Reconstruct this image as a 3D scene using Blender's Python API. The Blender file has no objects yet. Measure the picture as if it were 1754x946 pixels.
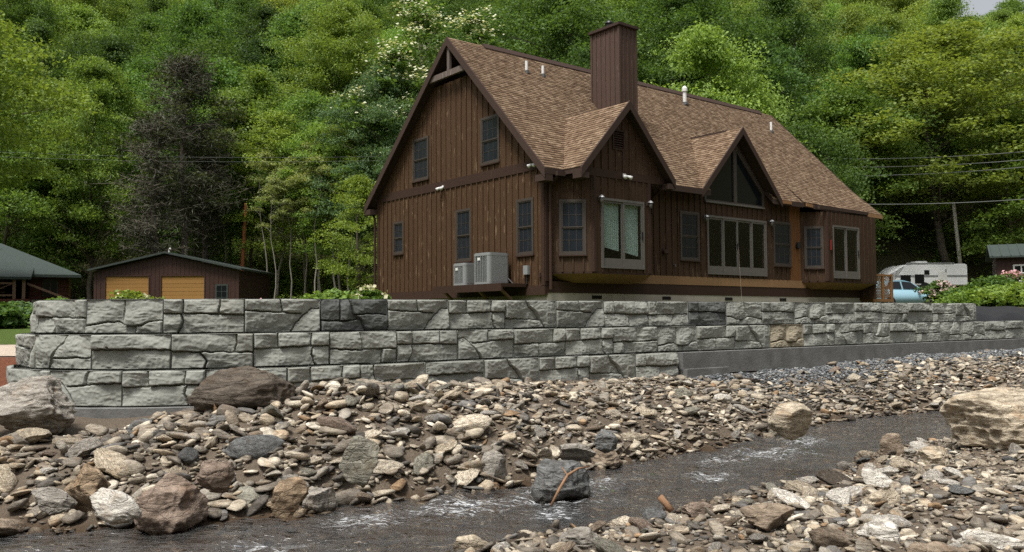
import bpy, bmesh, math, random
import numpy as np
from mathutils import Vector, Matrix, noise as mnoise

# ------------------------------------------------------------------ scene, camera, sky, sun, exposure
scene = bpy.context.scene
COL = scene.collection
F_PX, PITCH, ROLL = 1454.8, 0.0473, 0.006

cam_data = bpy.data.cameras.new('camera')
cam_data.sensor_width = 36.0
cam_data.lens = 36.0 * F_PX / 1754.0
cam_data.clip_end = 4000.0
cam = bpy.data.objects.new('camera', cam_data)
COL.objects.link(cam)
_r0 = Vector((1, 0, 0)); _f0 = Vector((0, math.cos(PITCH), math.sin(PITCH))); _u0 = Vector((0, -math.sin(PITCH), math.cos(PITCH)))
_c, _s = math.cos(ROLL), math.sin(ROLL)
_rx = _r0 * _c - _u0 * _s
_uy = _r0 * _s + _u0 * _c
_m = Matrix.Identity(4)
for i in range(3):
    _m[i][0] = _rx[i]; _m[i][1] = _uy[i]; _m[i][2] = -_f0[i]
cam.matrix_world = _m
scene.camera = cam

SUN_EL, SUN_AZ = math.radians(66), math.radians(215)      # azimuth clockwise from +Y: behind the camera, to its left
world = bpy.data.worlds.new('World'); scene.world = world; world.use_nodes = True
wn, wl = world.node_tree.nodes, world.node_tree.links
wn.clear()
w_out = wn.new('ShaderNodeOutputWorld'); w_bg = wn.new('ShaderNodeBackground'); w_sky = wn.new('ShaderNodeTexSky'); w_hs = wn.new('ShaderNodeHueSaturation')
w_sky.sky_type = 'NISHITA'; w_sky.sun_disc = False
w_sky.sun_elevation = SUN_EL; w_sky.sun_rotation = SUN_AZ
w_sky.dust_density = 4.0; w_sky.air_density = 1.0; w_sky.ozone_density = 1.0
w_hs.inputs['Saturation'].default_value = 0.22             # an even cloud layer: the sky's light without its blue
wl.new(w_sky.outputs[0], w_hs.inputs['Color']); wl.new(w_hs.outputs[0], w_bg.inputs['Color']); wl.new(w_bg.outputs[0], w_out.inputs[0])
w_bg.inputs['Strength'].default_value = 0.085

sun_data = bpy.data.lights.new('sun', 'SUN'); sun_data.energy = 2.4; sun_data.angle = math.radians(16); sun_data.color = (1.0, 0.96, 0.9)
sun = bpy.data.objects.new('sun', sun_data); COL.objects.link(sun)
_sd = Vector((math.sin(SUN_AZ) * math.cos(SUN_EL), math.cos(SUN_AZ) * math.cos(SUN_EL), math.sin(SUN_EL)))
sun.rotation_euler = _sd.to_track_quat('Z', 'Y').to_euler()
sun.location = (-20, -20, 40)

scene.view_settings.view_transform = 'Standard'
scene.view_settings.look = 'None'
scene.view_settings.exposure = 0.90
scene.view_settings.gamma = 1.0
scene.view_settings.use_curve_mapping = False
scene.render.engine = 'CYCLES'
cy = scene.cycles
cy.max_bounces = 7; cy.diffuse_bounces = 3; cy.glossy_bounces = 3; cy.transmission_bounces = 4; cy.transparent_max_bounces = 10
cy.caustics_reflective = False; cy.caustics_refractive = False
cy.use_denoising = False; cy.sample_clamp_direct = 1.4; cy.sample_clamp_indirect = 1.0

# ------------------------------------------------------------------ helpers
def proj(X, Y, Z):
    d = Y * math.cos(PITCH) + Z * math.sin(PITCH); v = Z * math.cos(PITCH) - Y * math.sin(PITCH)
    x = F_PX * X / d; y = -F_PX * v / d
    return 877 + _c * x + _s * y, 473 - _s * x + _c * y
def ray(px, py):
    a, b = px - 877, py - 473
    x = (_c * a - _s * b) / F_PX; v = -(_s * a + _c * b) / F_PX
    return np.array([x, math.cos(PITCH) - math.sin(PITCH) * v, math.sin(PITCH) + math.cos(PITCH) * v])
def at(px, py, Y):
    r = ray(px, py); return r * (Y / r[1])
def gp(px, py, z):
    r = ray(px, py); return r * (z / r[2])

def tag(o, label=None, cat=None, group=None, kind=None):
    if label: o['label'] = label
    if cat: o['category'] = cat
    if group: o['group'] = group
    if kind: o['kind'] = kind
    return o
def empty(name, loc=(0, 0, 0), rz=0.0):
    o = bpy.data.objects.new(name, None); COL.objects.link(o)
    o.location = loc; o.rotation_euler = (0, 0, rz); o.empty_display_size = 0.3
    return o
def link(name, me, parent=None, loc=None):
    o = bpy.data.objects.new(name, me); COL.objects.link(o)
    if parent is not None: o.parent = parent
    if loc is not None: o.location = loc
    return o
def np_mesh(name, V, Fc, mat=None, smooth=False):
    V = np.asarray(V, np.float32); Fc = np.asarray(Fc, np.int32)
    me = bpy.data.meshes.new(name)
    n, k = Fc.shape
    me.vertices.add(len(V)); me.vertices.foreach_set('co', V.ravel())
    me.loops.add(n * k); me.loops.foreach_set('vertex_index', Fc.ravel())
    me.polygons.add(n); me.polygons.foreach_set('loop_start', np.arange(0, n * k, k, dtype=np.int32))
    me.update(calc_edges=True)
    if smooth: me.polygons.foreach_set('use_smooth', np.ones(n, dtype=bool))
    me.validate()
    if mat: me.materials.append(mat)
    return me
class MB:
    def __init__(self, fn=None):
        self.v = []; self.f = []; self.fn = fn
    def add(self, pts, faces):
        b = len(self.v)
        self.v += [self.fn(*p) if self.fn else tuple(p) for p in pts]
        self.f += [tuple(i + b for i in q) for q in faces]
        return self
    def box(self, x0, x1, y0, y1, z0, z1):
        return self.hexa([(x0, y0, z0), (x1, y0, z0), (x1, y1, z0), (x0, y1, z0)], [(x0, y0, z1), (x1, y0, z1), (x1, y1, z1), (x0, y1, z1)])
    def hexa(self, bot, top):
        return self.add(list(bot) + list(top), [(3, 2, 1, 0), (4, 5, 6, 7), (0, 1, 5, 4), (1, 2, 6, 5), (2, 3, 7, 6), (3, 0, 4, 7)])
    def prism(self, poly, off):
        n = len(poly); q = [(p[0] + off[0], p[1] + off[1], p[2] + off[2]) for p in poly]
        return self.add(list(poly) + q, [tuple(range(n))[::-1], tuple(range(n, 2 * n))] + [(i, (i + 1) % n, n + (i + 1) % n, n + i) for i in range(n)])
    def tube(self, pts, rad, n=8, cap=True):
        pts = [Vector(p) for p in pts]
        if not hasattr(rad, '__len__'): rad = [rad] * len(pts)
        rings = []
        up = None
        for i, p in enumerate(pts):
            d = (pts[min(i + 1, len(pts) - 1)] - pts[max(i - 1, 0)])
            d = d.normalized() if d.length > 1e-9 else Vector((0, 0, 1))
            ref = Vector((0, 0, 1)) if abs(d.z) < 0.95 else Vector((1, 0, 0))
            if up is not None: ref = up
            a = (ref - d * ref.dot(d)).normalized(); up = a
            b = d.cross(a)
            rings.append([tuple(p + (a * math.cos(2 * math.pi * k / n) + b * math.sin(2 * math.pi * k / n)) * rad[i]) for k in range(n)])
        V = [q for r in rings for q in r]; Fs = []
        for i in range(len(rings) - 1):
            for k in range(n):
                Fs.append((i * n + k, i * n + (k + 1) % n, (i + 1) * n + (k + 1) % n, (i + 1) * n + k))
        if cap:
            Fs.append(tuple(range(n))[::-1]); Fs.append(tuple((len(rings) - 1) * n + k for k in range(n)))
        return self.add(V, Fs)
    def mesh(self, name, mat, smooth=False, bevel=0.0):
        me = bpy.data.meshes.new(name); me.from_pydata(self.v, [], self.f)
        bm = bmesh.new(); bm.from_mesh(me)
        bmesh.ops.recalc_face_normals(bm, faces=bm.faces)
        if bevel > 0:
            bmesh.ops.bevel(bm, geom=bm.edges[:], offset=bevel, segments=2, affect='EDGES', clamp_overlap=True)
        bm.to_mesh(me); bm.free()
        if smooth: me.polygons.foreach_set('use_smooth', np.ones(len(me.polygons), dtype=bool))
        me.materials.append(mat); return me
    def build(self, name, mat, parent=None, smooth=False, bevel=0.0):
        return link(name, self.mesh(name, mat, smooth, bevel), parent)

# ------------------------------------------------------------------ materials
class NT:
    def __init__(self, name):
        self.m = bpy.data.materials.new(name); self.m.use_nodes = True
        self.t = self.m.node_tree; self.t.nodes.clear()
        self.out = self.t.nodes.new('ShaderNodeOutputMaterial')
    def n(self, typ, props=None, **ins):
        nd = self.t.nodes.new('ShaderNode' + typ)
        for k, v in (props or {}).items(): setattr(nd, k, v)
        for k, v in ins.items():
            key = int(k[1:]) if k[0] == '_' and k[1:].isdigit() else k.replace('_', ' ')
            s = nd.inputs[key]
            if isinstance(v, bpy.types.NodeSocket): self.t.links.new(v, s)
            else:
                if getattr(s, 'type', '') == 'RGBA' and len(v) == 3: v = (*v, 1)
                s.default_value = v
        return nd
    def coords(self, which='Object', scale=(1, 1, 1), rot=(0, 0, 0)):
        tc = self.n('TexCoord')
        mp = self.n('Mapping', None, Vector=tc.outputs[which], Scale=scale, Rotation=rot)
        return mp.outputs[0]
    def pos(self, scale=(1, 1, 1)):
        g = self.n('NewGeometry'); return self.n('Mapping', None, Vector=g.outputs['Position'], Scale=scale).outputs[0]
    def noise(self, vec, scale, detail=4, rough=.55, dist=0):
        return self.n('TexNoise', None, Vector=vec, Scale=scale, Detail=detail, Roughness=rough, Distortion=dist).outputs['Fac']
    def ramp(self, fac, stops, interp='LINEAR'):
        nd = self.n('ValToRGB', None, Fac=fac); cr = nd.color_ramp; cr.interpolation = interp
        while len(cr.elements) < len(stops): cr.elements.new(0.5)
        for e, (p, c) in zip(cr.elements, stops):
            e.position = p; e.color = (*c, 1) if hasattr(c, '__len__') else (c, c, c, 1)
        return nd.outputs['Color']
    def mix(self, fac, a, b, blend='MIX'):
        nd = self.n('Mix', {'data_type': 'RGBA', 'blend_type': blend})
        for s, v in ((nd.inputs[0], fac), (nd.inputs[6], a), (nd.inputs[7], b)):
            if isinstance(v, bpy.types.NodeSocket): self.t.links.new(v, s)
            else: s.default_value = v if not hasattr(v, '__len__') or len(v) == 4 else (*v, 1)
        return nd.outputs[2]
    def math(self, op, a, b=0.0, c=0.0, clamp=False):
        return self.n('Math', {'operation': op, 'use_clamp': clamp}, _0=a, _1=b, _2=c).outputs[0]
    def bump(self, h, strength=.5, dist=.02, normal=None):
        kw = dict(Height=h, Strength=strength, Distance=dist)
        if normal is not None: kw['Normal'] = normal
        return self.n('Bump', None, **kw).outputs[0]
    def principled(self, col, rough=.8, normal=None, spec=.3, metallic=0.0, **kw):
        ins = dict(Base_Color=col, Roughness=rough, Metallic=metallic)
        ins.update(kw)
        p = self.n('BsdfPrincipled', None, **ins)
        p.inputs['Specular IOR Level'].default_value = spec
        if normal is not None: self.t.links.new(normal, p.inputs['Normal'])
        self.t.links.new(p.outputs[0], self.out.inputs['Surface'])
        return p
    def surface(self, sh):
        self.t.links.new(sh, self.out.inputs['Surface'])
def plain(name, col, rough=.6, spec=.3, metallic=0.0, var=.25, nscale=6.0, bump=0.0):
    t = NT(name); v = t.coords()
    f = t.noise(v, nscale, 4)
    c = t.mix(f, tuple(x * (1 - var) for x in col), tuple(min(1, x * (1 + var)) for x in col))
    nb = t.bump(t.noise(v, nscale * 8, 3), bump, .01) if bump else None
    t.principled(c, rough, nb, spec, metallic)
    return t.m
def wood(name, base, dark, weather, rough=.75, amt=.25):
    """stained boards: grain along z, some pieces faded, pale knots and streaks"""
    t = NT(name); v = t.coords('Object', (1, 1, 1))
    oi = t.n('ObjectInfo').outputs['Random']
    vz = t.n('VectorMath', {'operation': 'ADD'}, _0=v, _1=t.n('CombineXYZ', None, X=t.math('MULTIPLY', oi, 37.0), Y=t.math('MULTIPLY', oi, 11.0), Z=t.math('MULTIPLY', oi, 53.0)).outputs[0]).outputs[0]
    g = t.n('Mapping', None, Vector=vz, Scale=(9, 9, .55)).outputs[0]
    grain = t.noise(g, 4.0, 5, .6)
    c = t.mix(grain, dark, base)
    c = t.mix(t.math('MULTIPLY', oi, .55), c, tuple(x * .62 for x in base))
    st = t.n('Mapping', None, Vector=vz, Scale=(5, 5, 1.1)).outputs[0]
    streak = t.ramp(t.noise(st, 2.2, 3, .5), [(.62, 0.0), (.76, 1.0)])
    c = t.mix(t.math('MULTIPLY', streak, amt), c, weather)
    t.principled(c, rough, t.bump(grain, .35, .01), .25)
    return t.m
M = {}
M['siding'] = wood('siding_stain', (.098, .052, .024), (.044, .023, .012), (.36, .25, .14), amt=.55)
M['siding_front'] = wood('siding_stain_shaded', (.072, .039, .020), (.034, .019, .011), (.30, .20, .12), amt=.38)  # same siding darkened: shade under the eaves put into its colour
M['trim'] = wood('dark_trim', (.058, .030, .019), (.030, .016, .011), (.15, .1, .07), amt=.15)
M['rake'] = wood('rake_trim', (.066, .040, .030), (.042, .026, .021), (.14, .1, .08), amt=.15)
M['chimney'] = wood('chimney_siding', (.115, .072, .054), (.055, .034, .026), (.26, .2, .17), amt=.3)
M['greywood'] = wood('weathered_beam', (.20, .16, .14), (.07, .05, .04), (.45, .41, .38), amt=.7)
M['cedar'] = wood('raw_cedar', (.24, .105, .038), (.10, .042, .016), (.42, .25, .12), amt=.3)
M['sheath'] = wood('raw_board', (.34, .20, .10), (.20, .11, .055), (.5, .36, .22), amt=.4)
M['concrete'] = plain('foundation_concrete', (.36, .33, .28), .9, .2, var=.25, nscale=3, bump=.3)
M['footing'] = plain('footing_concrete', (.155, .155, .148), .92, .15, var=.55, nscale=3.5, bump=.6)
M['frame'] = plain('window_frame', (.058, .046, .038), .5, .4, var=.1)
M['doorframe'] = plain('door_frame', (.125, .115, .105), .45, .4, var=.1)
M['dark'] = plain('dark_interior', (.018, .016, .014), .9, .1)  # near-black colour carries the darkness of unlit rooms and attic
M['black'] = plain('black_metal', (.015, .015, .016), .45, .4)
M['white'] = plain('white_paint', (.75, .75, .73), .45, .4, var=.05)
M['blind'] = plain('window_blind', (.50, .56, .50), .8, .2, var=.06, nscale=3)
M['grey_metal'] = plain('grey_metal', (.24, .25, .25), .5, .4, var=.08)
M['dark_grille'] = plain('dark_grille', (.045, .048, .05), .6, .3)
M['red'] = plain('red_plastic', (.22, .03, .022), .5)
M['rope'] = plain('pale_rope', (.2, .17, .13), .8)
M['garage_wall'] = plain('garage_metal', (.050, .024, .019), .55, .3, var=.12, nscale=2)
M['garage_roof'] = plain('garage_roof', (.045, .055, .05), .5, .3)
M['garage_door'] = wood('garage_door_wood', (.38, .205, .065), (.27, .135, .038), (.46, .28, .11), amt=.25)
M['cabin_wall'] = wood('cabin_logs', (.13, .045, .03), (.07, .025, .018), (.2, .1, .07), amt=.2)
M['green_roof'] = plain('green_shingle', (.046, .060, .054), .8, .2, var=.3, nscale=14, bump=.4)
M['stair_wood'] = wood('stair_wood', (.26, .16, .11), (.15, .09, .06), (.4, .3, .2), amt=.3)
M['lattice'] = wood('lattice_wood', (.34, .18, .08), (.2, .1, .04), (.4, .28, .18), amt=.3)
M['camper'] = plain('camper_shell', (.84, .85, .86), .35, .5, var=.03)
M['car_paint'] = plain('car_paint', (.25, .42, .50), .25, .6, var=.02)
M['rubber'] = plain('rubber', (.02, .02, .02), .8, .2)
M['chrome'] = plain('bright_metal', (.6, .6, .6), .25, .5, .8)
M['pole'] = plain('weathered_pole', (.42, .39, .35), .9, .1, var=.25, nscale=3)
M['orange_pole'] = plain('rusty_pole', (.33, .12, .05), .8, .2, var=.3, nscale=4)
M['wire'] = plain('wire', (.16, .17, .16), .6)
M['tarp'] = plain('black_tarp', (.012, .012, .013), .5, .4, var=.3, nscale=3, bump=.5)

def glass_mat(name, tint=(.9, .95, .95), rough=.02):
    t = NT(name)
    fr = t.n('Fresnel', None, IOR=1.5).outputs[0]
    g = t.n('BsdfGlossy', None, Color=(1, 1, 1), Roughness=rough).outputs[0]
    tr = t.n('BsdfTransparent', None, Color=tint).outputs[0]
    bf = t.math('SUBTRACT', 1.0, t.n('NewGeometry').outputs['Backfacing'])
    t.surface(t.n('MixShader', None, _0=t.math('MULTIPLY', fr, bf), _1=tr, _2=g).outputs[0])
    return t.m
M['glass'] = glass_mat('clear_glass', (.82, .86, .86))
t = NT('dark_glass'); t.principled((.008, .010, .012), .05, None, .38); M['dark_glass'] = t.m
t = NT('screened_glass'); t.principled(t.mix(t.noise(t.coords(), 2.5, 3), (.010, .013, .018), (.024, .030, .038)), .2, None, .35); M['screen_glass'] = t.m
t = NT('lamp_glow'); e = t.n('Emission', None, Color=(1, .85, .6), Strength=3.0); t.surface(e.outputs[0]); M['glow'] = t.m; t.m.cycles.emission_sampling = 'NONE'

# shingles: every tab its own tone
t = NT('shingles'); rnd = t.n('NewGeometry').outputs['Random Per Island']
c = t.ramp(rnd, [(0, (0.145, 0.094, 0.058)), (.35, (0.220, 0.149, 0.094)), (.7, (0.285, 0.201, 0.129)), (1, (0.390, 0.286, 0.194))])
v = t.coords('Object', (1, 1, 1)); sp = t.noise(v, 60, 2)
c = t.mix(t.math('MULTIPLY', sp, .25), c, (.15, .10, .075)); c = t.mix(t.math('MULTIPLY', t.noise(v, .5, 3), .25), c, (.16, .105, .075))
t.principled(c, .95, t.bump(sp, .5, .01), .15); M['shingle'] = t.m

# cast concrete blocks (tint on the object)
t = NT('cast_block'); v = t.coords('Object'); oi = t.n('ObjectInfo')
w = t.n('VectorMath', {'operation': 'ADD'}, _0=v, _1=t.n('CombineXYZ', None, X=t.math('MULTIPLY', oi.outputs['Random'], 40.0), Z=t.math('MULTIPLY', oi.outputs['Random'], 17.0)).outputs[0]).outputs[0]
n1 = t.noise(w, 3.0, 6, .62, .4); n2 = t.noise(w, 22.0, 5, .6)
c = t.mix(t.ramp(n1, [(.3, 0.0), (.7, 1.0)]), (.74, .745, .715), (1.06, 1.06, 1.02))
c = t.mix(t.math('MULTIPLY', t.ramp(n2, [(.45, 0.0), (.75, 1.0)]), .35), c, (.45, .46, .44))
c = t.mix(t.ramp(t.noise(w, 1.3, 4), [(.58, 0.0), (.75, .45)]), c, (.78, .74, .62))
c = t.mix(1.0, c, oi.outputs['Color'], 'MULTIPLY')
t.principled(c, .92, t.bump(t.math('ADD', t.math('MULTIPLY', n2, .5), t.noise(w, 9.0, 5, .65)), .40, .02), .2); M['block'] = t.m

WATER_Z = -1.90
def stone_mat(name, island=True):
    t = NT(name); g = t.n('NewGeometry')
    rnd = g.outputs['Random Per Island'] if island else t.n('ObjectInfo').outputs['Random']
    base = t.ramp(rnd, [(0, (0.104, 0.095, 0.083)), (.10, (0.183, 0.163, 0.137)), (.24, (0.293, 0.259, 0.210)), (.38, (0.378, 0.336, 0.268)), (.50, (0.232, 0.195, 0.152)), (.60, (0.488, 0.442, 0.360)), (.70, (0.281, 0.259, 0.222)), (.78, (0.415, 0.354, 0.268)), (.88, (0.293, 0.201, 0.122)), (.91, (0.159, 0.156, 0.149)), (.96, (0.610, 0.567, 0.482))], 'CONSTANT')
    if not island:
        base = t.mix(1.0, (1, 1, 1), t.n('ObjectInfo').outputs['Color'], 'MULTIPLY')
    v = t.coords('Object'); 
    if not island:
        r = t.n('ObjectInfo').outputs['Random']
        v = t.n('VectorMath', {'operation': 'ADD'}, _0=v, _1=t.n('CombineXYZ', None, X=t.math('MULTIPLY', r, 30.0), Y=t.math('MULTIPLY', r, 71.0)).outputs[0]).outputs[0]
    band = t.n('Mapping', None, Vector=v, Scale=(2.2, 2.2, 9), Rotation=(.5, .35, 0)).outputs[0]
    nb = t.noise(band, 2.2, 8, .72, .8); nf = t.noise(v, 34, 7, .7)
    crack = t.ramp(t.n('TexVoronoi', {'feature': 'DISTANCE_TO_EDGE'}, Vector=t.n('VectorMath', {'operation': 'ADD'}, _0=band, _1=t.n('TexNoise', None, Vector=v, Scale=6.0, Detail=4.0).outputs['Color']).outputs[0], Scale=1.1).outputs['Distance'], [(.0, 0.0), (.035, 1.0)])
    c = t.mix(t.ramp(nb, [(.40, 0.0), (.60, 1.0)]), t.mix(1.0, base, (.50, .47, .43), 'MULTIPLY'), t.mix(1.0, base, (1.32, 1.30, 1.26), 'MULTIPLY'))
    vein = t.ramp(t.noise(band, 5.5, 5, .7, 1.6), [(.62, 0.0), (.68, .55)])
    c = t.mix(vein, c, t.mix(1.0, base, (1.9, 1.85, 1.75), 'MULTIPLY'))
    c = t.mix(t.math('MULTIPLY', t.ramp(nf, [(.5, 0.0), (.72, 1.0)]), .4), c, t.mix(1.0, base, (.45, .42, .40), 'MULTIPLY'))
    ov = t.noise(v, 4.5, 5, .6)
    c = t.mix(t.ramp(ov, [(.56, 0.0), (.70, .5)]), c, t.mix(1.0, base, (.95, .68, .46), 'MULTIPLY'))
    # wet below the splash line
    z = t.n('SeparateXYZ', None, Vector=g.outputs['Position']).outputs['Z']
    wet = t.n('MapRange', None, Value=t.math('ADD', z, t.math('MULTIPLY', nb, .10)), _1=WATER_Z + .13, _2=WATER_Z + .06, _3=0.0, _4=1.0).outputs[0]
    c = t.mix(wet, c, t.mix(1.0, c, (.36, .32, .28), 'MULTIPLY'))
    rough = t.math('SUBTRACT', .88, t.math('MULTIPLY', wet, .6))
    h = t.math('ADD', t.math('ADD', t.math('MULTIPLY', nb, 1.0), t.math('MULTIPLY', nf, .5)), t.math('MULTIPLY', crack, .35 if not island else .0))
    t.principled(c, rough, t.bump(h, .9, .03), .3)
    return t.m
M['pebble'] = stone_mat('loose_stone', True)
M['stone'] = stone_mat('stone', False)
t = NT('grey_gravel'); rnd = t.n('NewGeometry').outputs['Random Per Island']
t.principled(t.ramp(rnd, [(0, (.05, .055, .06)), (.5, (.14, .15, .155)), (.85, (.24, .25, .25)), (1, (.38, .38, .37))]), .9, None, .25); M['gravel'] = t.m

# ground: kinds of soil by a painted zone map (grass, forest floor, red clay)
t = NT('ground_soil'); v = t.pos(); at_ = t.n('Attribute', {'attribute_name': 'zone'}); sep = t.n('SeparateColor', None, Color=at_.outputs['Color'])
n1 = t.noise(v, 1.3, 6, .6); n2 = t.noise(v, 14, 5, .65)
soil = t.mix(n2, (.060, .048, .036), (.19, .155, .118)); soil = t.mix(t.math('MULTIPLY', n1, .5), soil, (.12, .092, .066))
grass = t.mix(n2, (.035, .060, .012), (.095, .140, .028)); forest = t.mix(n2, (.030, .030, .014), (.085, .078, .035))
clay = t.mix(n2, (.085, .032, .018), (.19, .075, .042))
c = t.mix(sep.outputs[0], soil, grass); c = t.mix(sep.outputs[1], c, forest); c = t.mix(sep.outputs[2], c, clay)
zz = t.n('SeparateXYZ', None, Vector=t.n('NewGeometry').outputs['Position']).outputs['Z']
wet = t.n('MapRange', None, Value=zz, _1=WATER_Z + .12, _2=WATER_Z, _3=0.0, _4=1.0).outputs[0]
c = t.mix(wet, c, t.mix(1.0, c, (.5, .42, .34), 'MULTIPLY'))
t.principled(c, .95, t.bump(t.math('ADD', n2, t.noise(v, 45, 3)), .8, .04), .15); M['ground'] = t.m

# water: clear skin with fresnel reflection, peat tint, foam where the current breaks
t = NT('stream_water'); v = t.pos((1, 1, 1)); rot = t.n('Mapping', None, Vector=v, Rotation=(0, 0, -.594), Scale=(.8, 3.0, 1)).outputs[0]
b1 = t.noise(rot, 4.5, 2, .5, .4); b2 = t.noise(rot, 12, 1, .5)
nrm = t.bump(t.math('ADD', b1, t.math('MULTIPLY', b2, .30)), .7, .08)
fr = t.n('Fresnel', None, IOR=1.33, Normal=nrm).outputs[0]
gl = t.n('BsdfGlossy', None, Color=(1, 1, 1), Roughness=.08, Normal=nrm).outputs[0]
tr = t.n('BsdfTransparent', None, Color=(.80, .70, .58)).outputs[0]
fn2 = t.noise(rot, 1.6, 4, .6, .6)
df = t.n('BsdfDiffuse', None, Color=(.145, .145, .138)).outputs[0]  # turbid grey body, its tone also standing in for reflected sky
body = t.n('MixShader', None, _0=t.math('MULTIPLY_ADD', fn2, .55, -.03), _1=tr, _2=df).outputs[0]
wat = t.n('MixShader', None, _0=t.math('MULTIPLY', fr, 1.5, clamp=True), _1=body, _2=gl).outputs[0]
fa = t.n('Attribute', {'attribute_name': 'foam'}).outputs['Fac']
fn = t.noise(rot, 14, 5, .7, .8)
fm = t.n('MapRange', None, Value=t.math('ADD', t.math('ADD', t.math('MULTIPLY', fa, .30), fn), t.math('MULTIPLY', fn2, .25)), _1=.93, _2=1.08, _3=0.0, _4=.8).outputs[0]
fo = t.n('BsdfDiffuse', None, Color=(.72, .75, .77)).outputs[0]
t.surface(t.n('MixShader', None, _0=fm, _1=wat, _2=fo).outputs[0]); M['water'] = t.m

def leaf_mat(name, trans=.42, var=.38):
    t = NT(name); col = t.n('ObjectInfo').outputs['Color']; rnd = t.n('NewGeometry').outputs['Random Per Island']
    c = t.mix(rnd, t.mix(1.0, col, (1 - var, 1 - var * .9, 1 - var, 1), 'MULTIPLY'), t.mix(1.0, col, (1 + var, 1 + var * .8, 1 + var * .5, 1), 'MULTIPLY'))
    d = t.n('BsdfPrincipled', None, Base_Color=c, Roughness=.55); d.inputs['Specular IOR Level'].default_value = .25
    tl = t.n('BsdfTranslucent', None, Color=t.mix(1.0, c, (1.25, 1.2, .6, 1), 'MULTIPLY')).outputs[0]
    t.surface(t.n('MixShader', None, _0=trans, _1=d.outputs[0], _2=tl).outputs[0])
    return t.m
M['leaf'] = leaf_mat('leaf')
M['twig'] = leaf_mat('dead_twig', 0.0, .3)
M['petal'] = leaf_mat('petal', .25, .2)
M['bark'] = plain('bark', (.13, .112, .09), .95, .1, var=.45, nscale=4, bump=.6)
M['pale_bark'] = plain('pale_bark', (.26, .235, .20), .95, .1, var=.35, nscale=3, bump=.6)
M['driftwood'] = plain('driftwood', (.26, .15, .085), .85, .2, var=.35, nscale=12, bump=.4)

# ------------------------------------------------------------------ plan of the place: retaining wall line and stream banks
WC, WS, B0, A0 = .8291, .5591, 11.55, 4.51            # along-wall / across-wall axes, wall face, start of the curve
def ab(x, y): return x * WC + y * WS, -x * WS + y * WC
def xy(a, b): return a * WC - b * WS, a * WS + b * WC
N_OUT = (WS, -WC)
def wall_line():
    """points and outward normals of the top course's face, from the far right end round the curve on the left"""
    P, N = [], []
    for a in np.arange(60, A0, -.15):
        P.append(xy(a, B0)); N.append(N_OUT)
    p0 = xy(A0, B0); R1, R2 = 4.5, 2.1
    ph0 = math.atan2(N_OUT[1], N_OUT[0]); c1 = (p0[0] - R1 * N_OUT[0], p0[1] - R1 * N_OUT[1])
    for ph in np.linspace(ph0, -math.pi / 2, 40):
        P.append((c1[0] + R1 * math.cos(ph), c1[1] + R1 * math.sin(ph))); N.append((math.cos(ph), math.sin(ph)))
    c2 = (c1[0], c1[1] - R1 + R2)
    for ph in np.linspace(-math.pi / 2, -math.pi * 1.03, 50)[1:]:
        P.append((c2[0] + R2 * math.cos(ph), c2[1] + R2 * math.sin(ph))); N.append((math.cos(ph), math.sin(ph)))
    e, n = P[-1], N[-1]
    d = (-n[1], n[0]) if -n[1] * 0 + n[0] > 0 else (n[1], -n[0])
    for k in range(1, 30):
        P.append((e[0] + d[0] * .15 * k, e[1] + d[1] * .15 * k)); N.append(n)
    return np.array(P), np.array(N)
WP, WN = wall_line()
def wall_sd(x, y):
    x = np.asarray(x, float).ravel(); y = np.asarray(y, float).ravel(); out = np.empty(len(x))
    for i in range(0, len(x), 4000):
        dx = x[i:i + 4000, None] - WP[None, :, 0]; dy = y[i:i + 4000, None] - WP[None, :, 1]
        k = np.argmin(dx * dx + dy * dy, axis=1); r = np.arange(len(k))
        out[i:i + 4000] = dx[r, k] * WN[k, 0] + dy[r, k] * WN[k, 1]
    return out
FAR = np.array([(-14, 10.4), (-6, 10.0), (-1.5, 9.5), (.23, 9.12), (.72, 8.88), (1.38, 8.48), (2.12, 8.36), (2.79, 8.18), (3.33, 8.36), (3.75, 8.13), (4.4, 8.08), (5.02, 8.01), (5.63, 8.1), (6.69, 8.35), (7.26, 8.35), (8.29, 8.45), (9.38, 8.61), (11.03, 8.9), (12.78, 9.43), (14.59, 9.48), (16.27, 9.2), (17.94, 8.9), (22, 9.0), (40, 9.3)])
NEAR = np.array([(-14, 5.02), (-4, 5.02), (1, 5.22), (2.98, 5.65), (3.46, 5.88), (3.82, 5.92), (4.62, 6.01), (5.21, 5.9), (5.95, 5.91), (6.67, 6.14), (7.61, 6.15), (8.31, 6.07), (9.24, 6.36), (10.11, 6.71), (11.05, 6.89), (12.01, 7.05), (13.0, 6.9), (14.08, 6.6), (20, 6.3), (40, 6.3)])
def sm(x, a, b):
    t = np.clip((np.asarray(x, float) - a) / (b - a), 0, 1); return t * t * (3 - 2 * t)
def vn(x, y, s, seed=0):
    """cheap smooth value noise, -1..1"""
    x = np.asarray(x, float) * s + seed * 17.13; y = np.asarray(y, float) * s - seed * 9.71
    xi, yi = np.floor(x), np.floor(y); fx, fy = x - xi, y - yi
    fx = fx * fx * (3 - 2 * fx); fy = fy * fy * (3 - 2 * fy)
    def h(i, j):
        v = np.sin(i * 127.1 + j * 311.7 + seed * 74.7) * 43758.5453; return v - np.floor(v)
    return 2 * ((h(xi, yi) * (1 - fx) + h(xi + 1, yi) * fx) * (1 - fy) + (h(xi, yi + 1) * (1 - fx) + h(xi + 1, yi + 1) * fx) * fy) - 1
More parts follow.
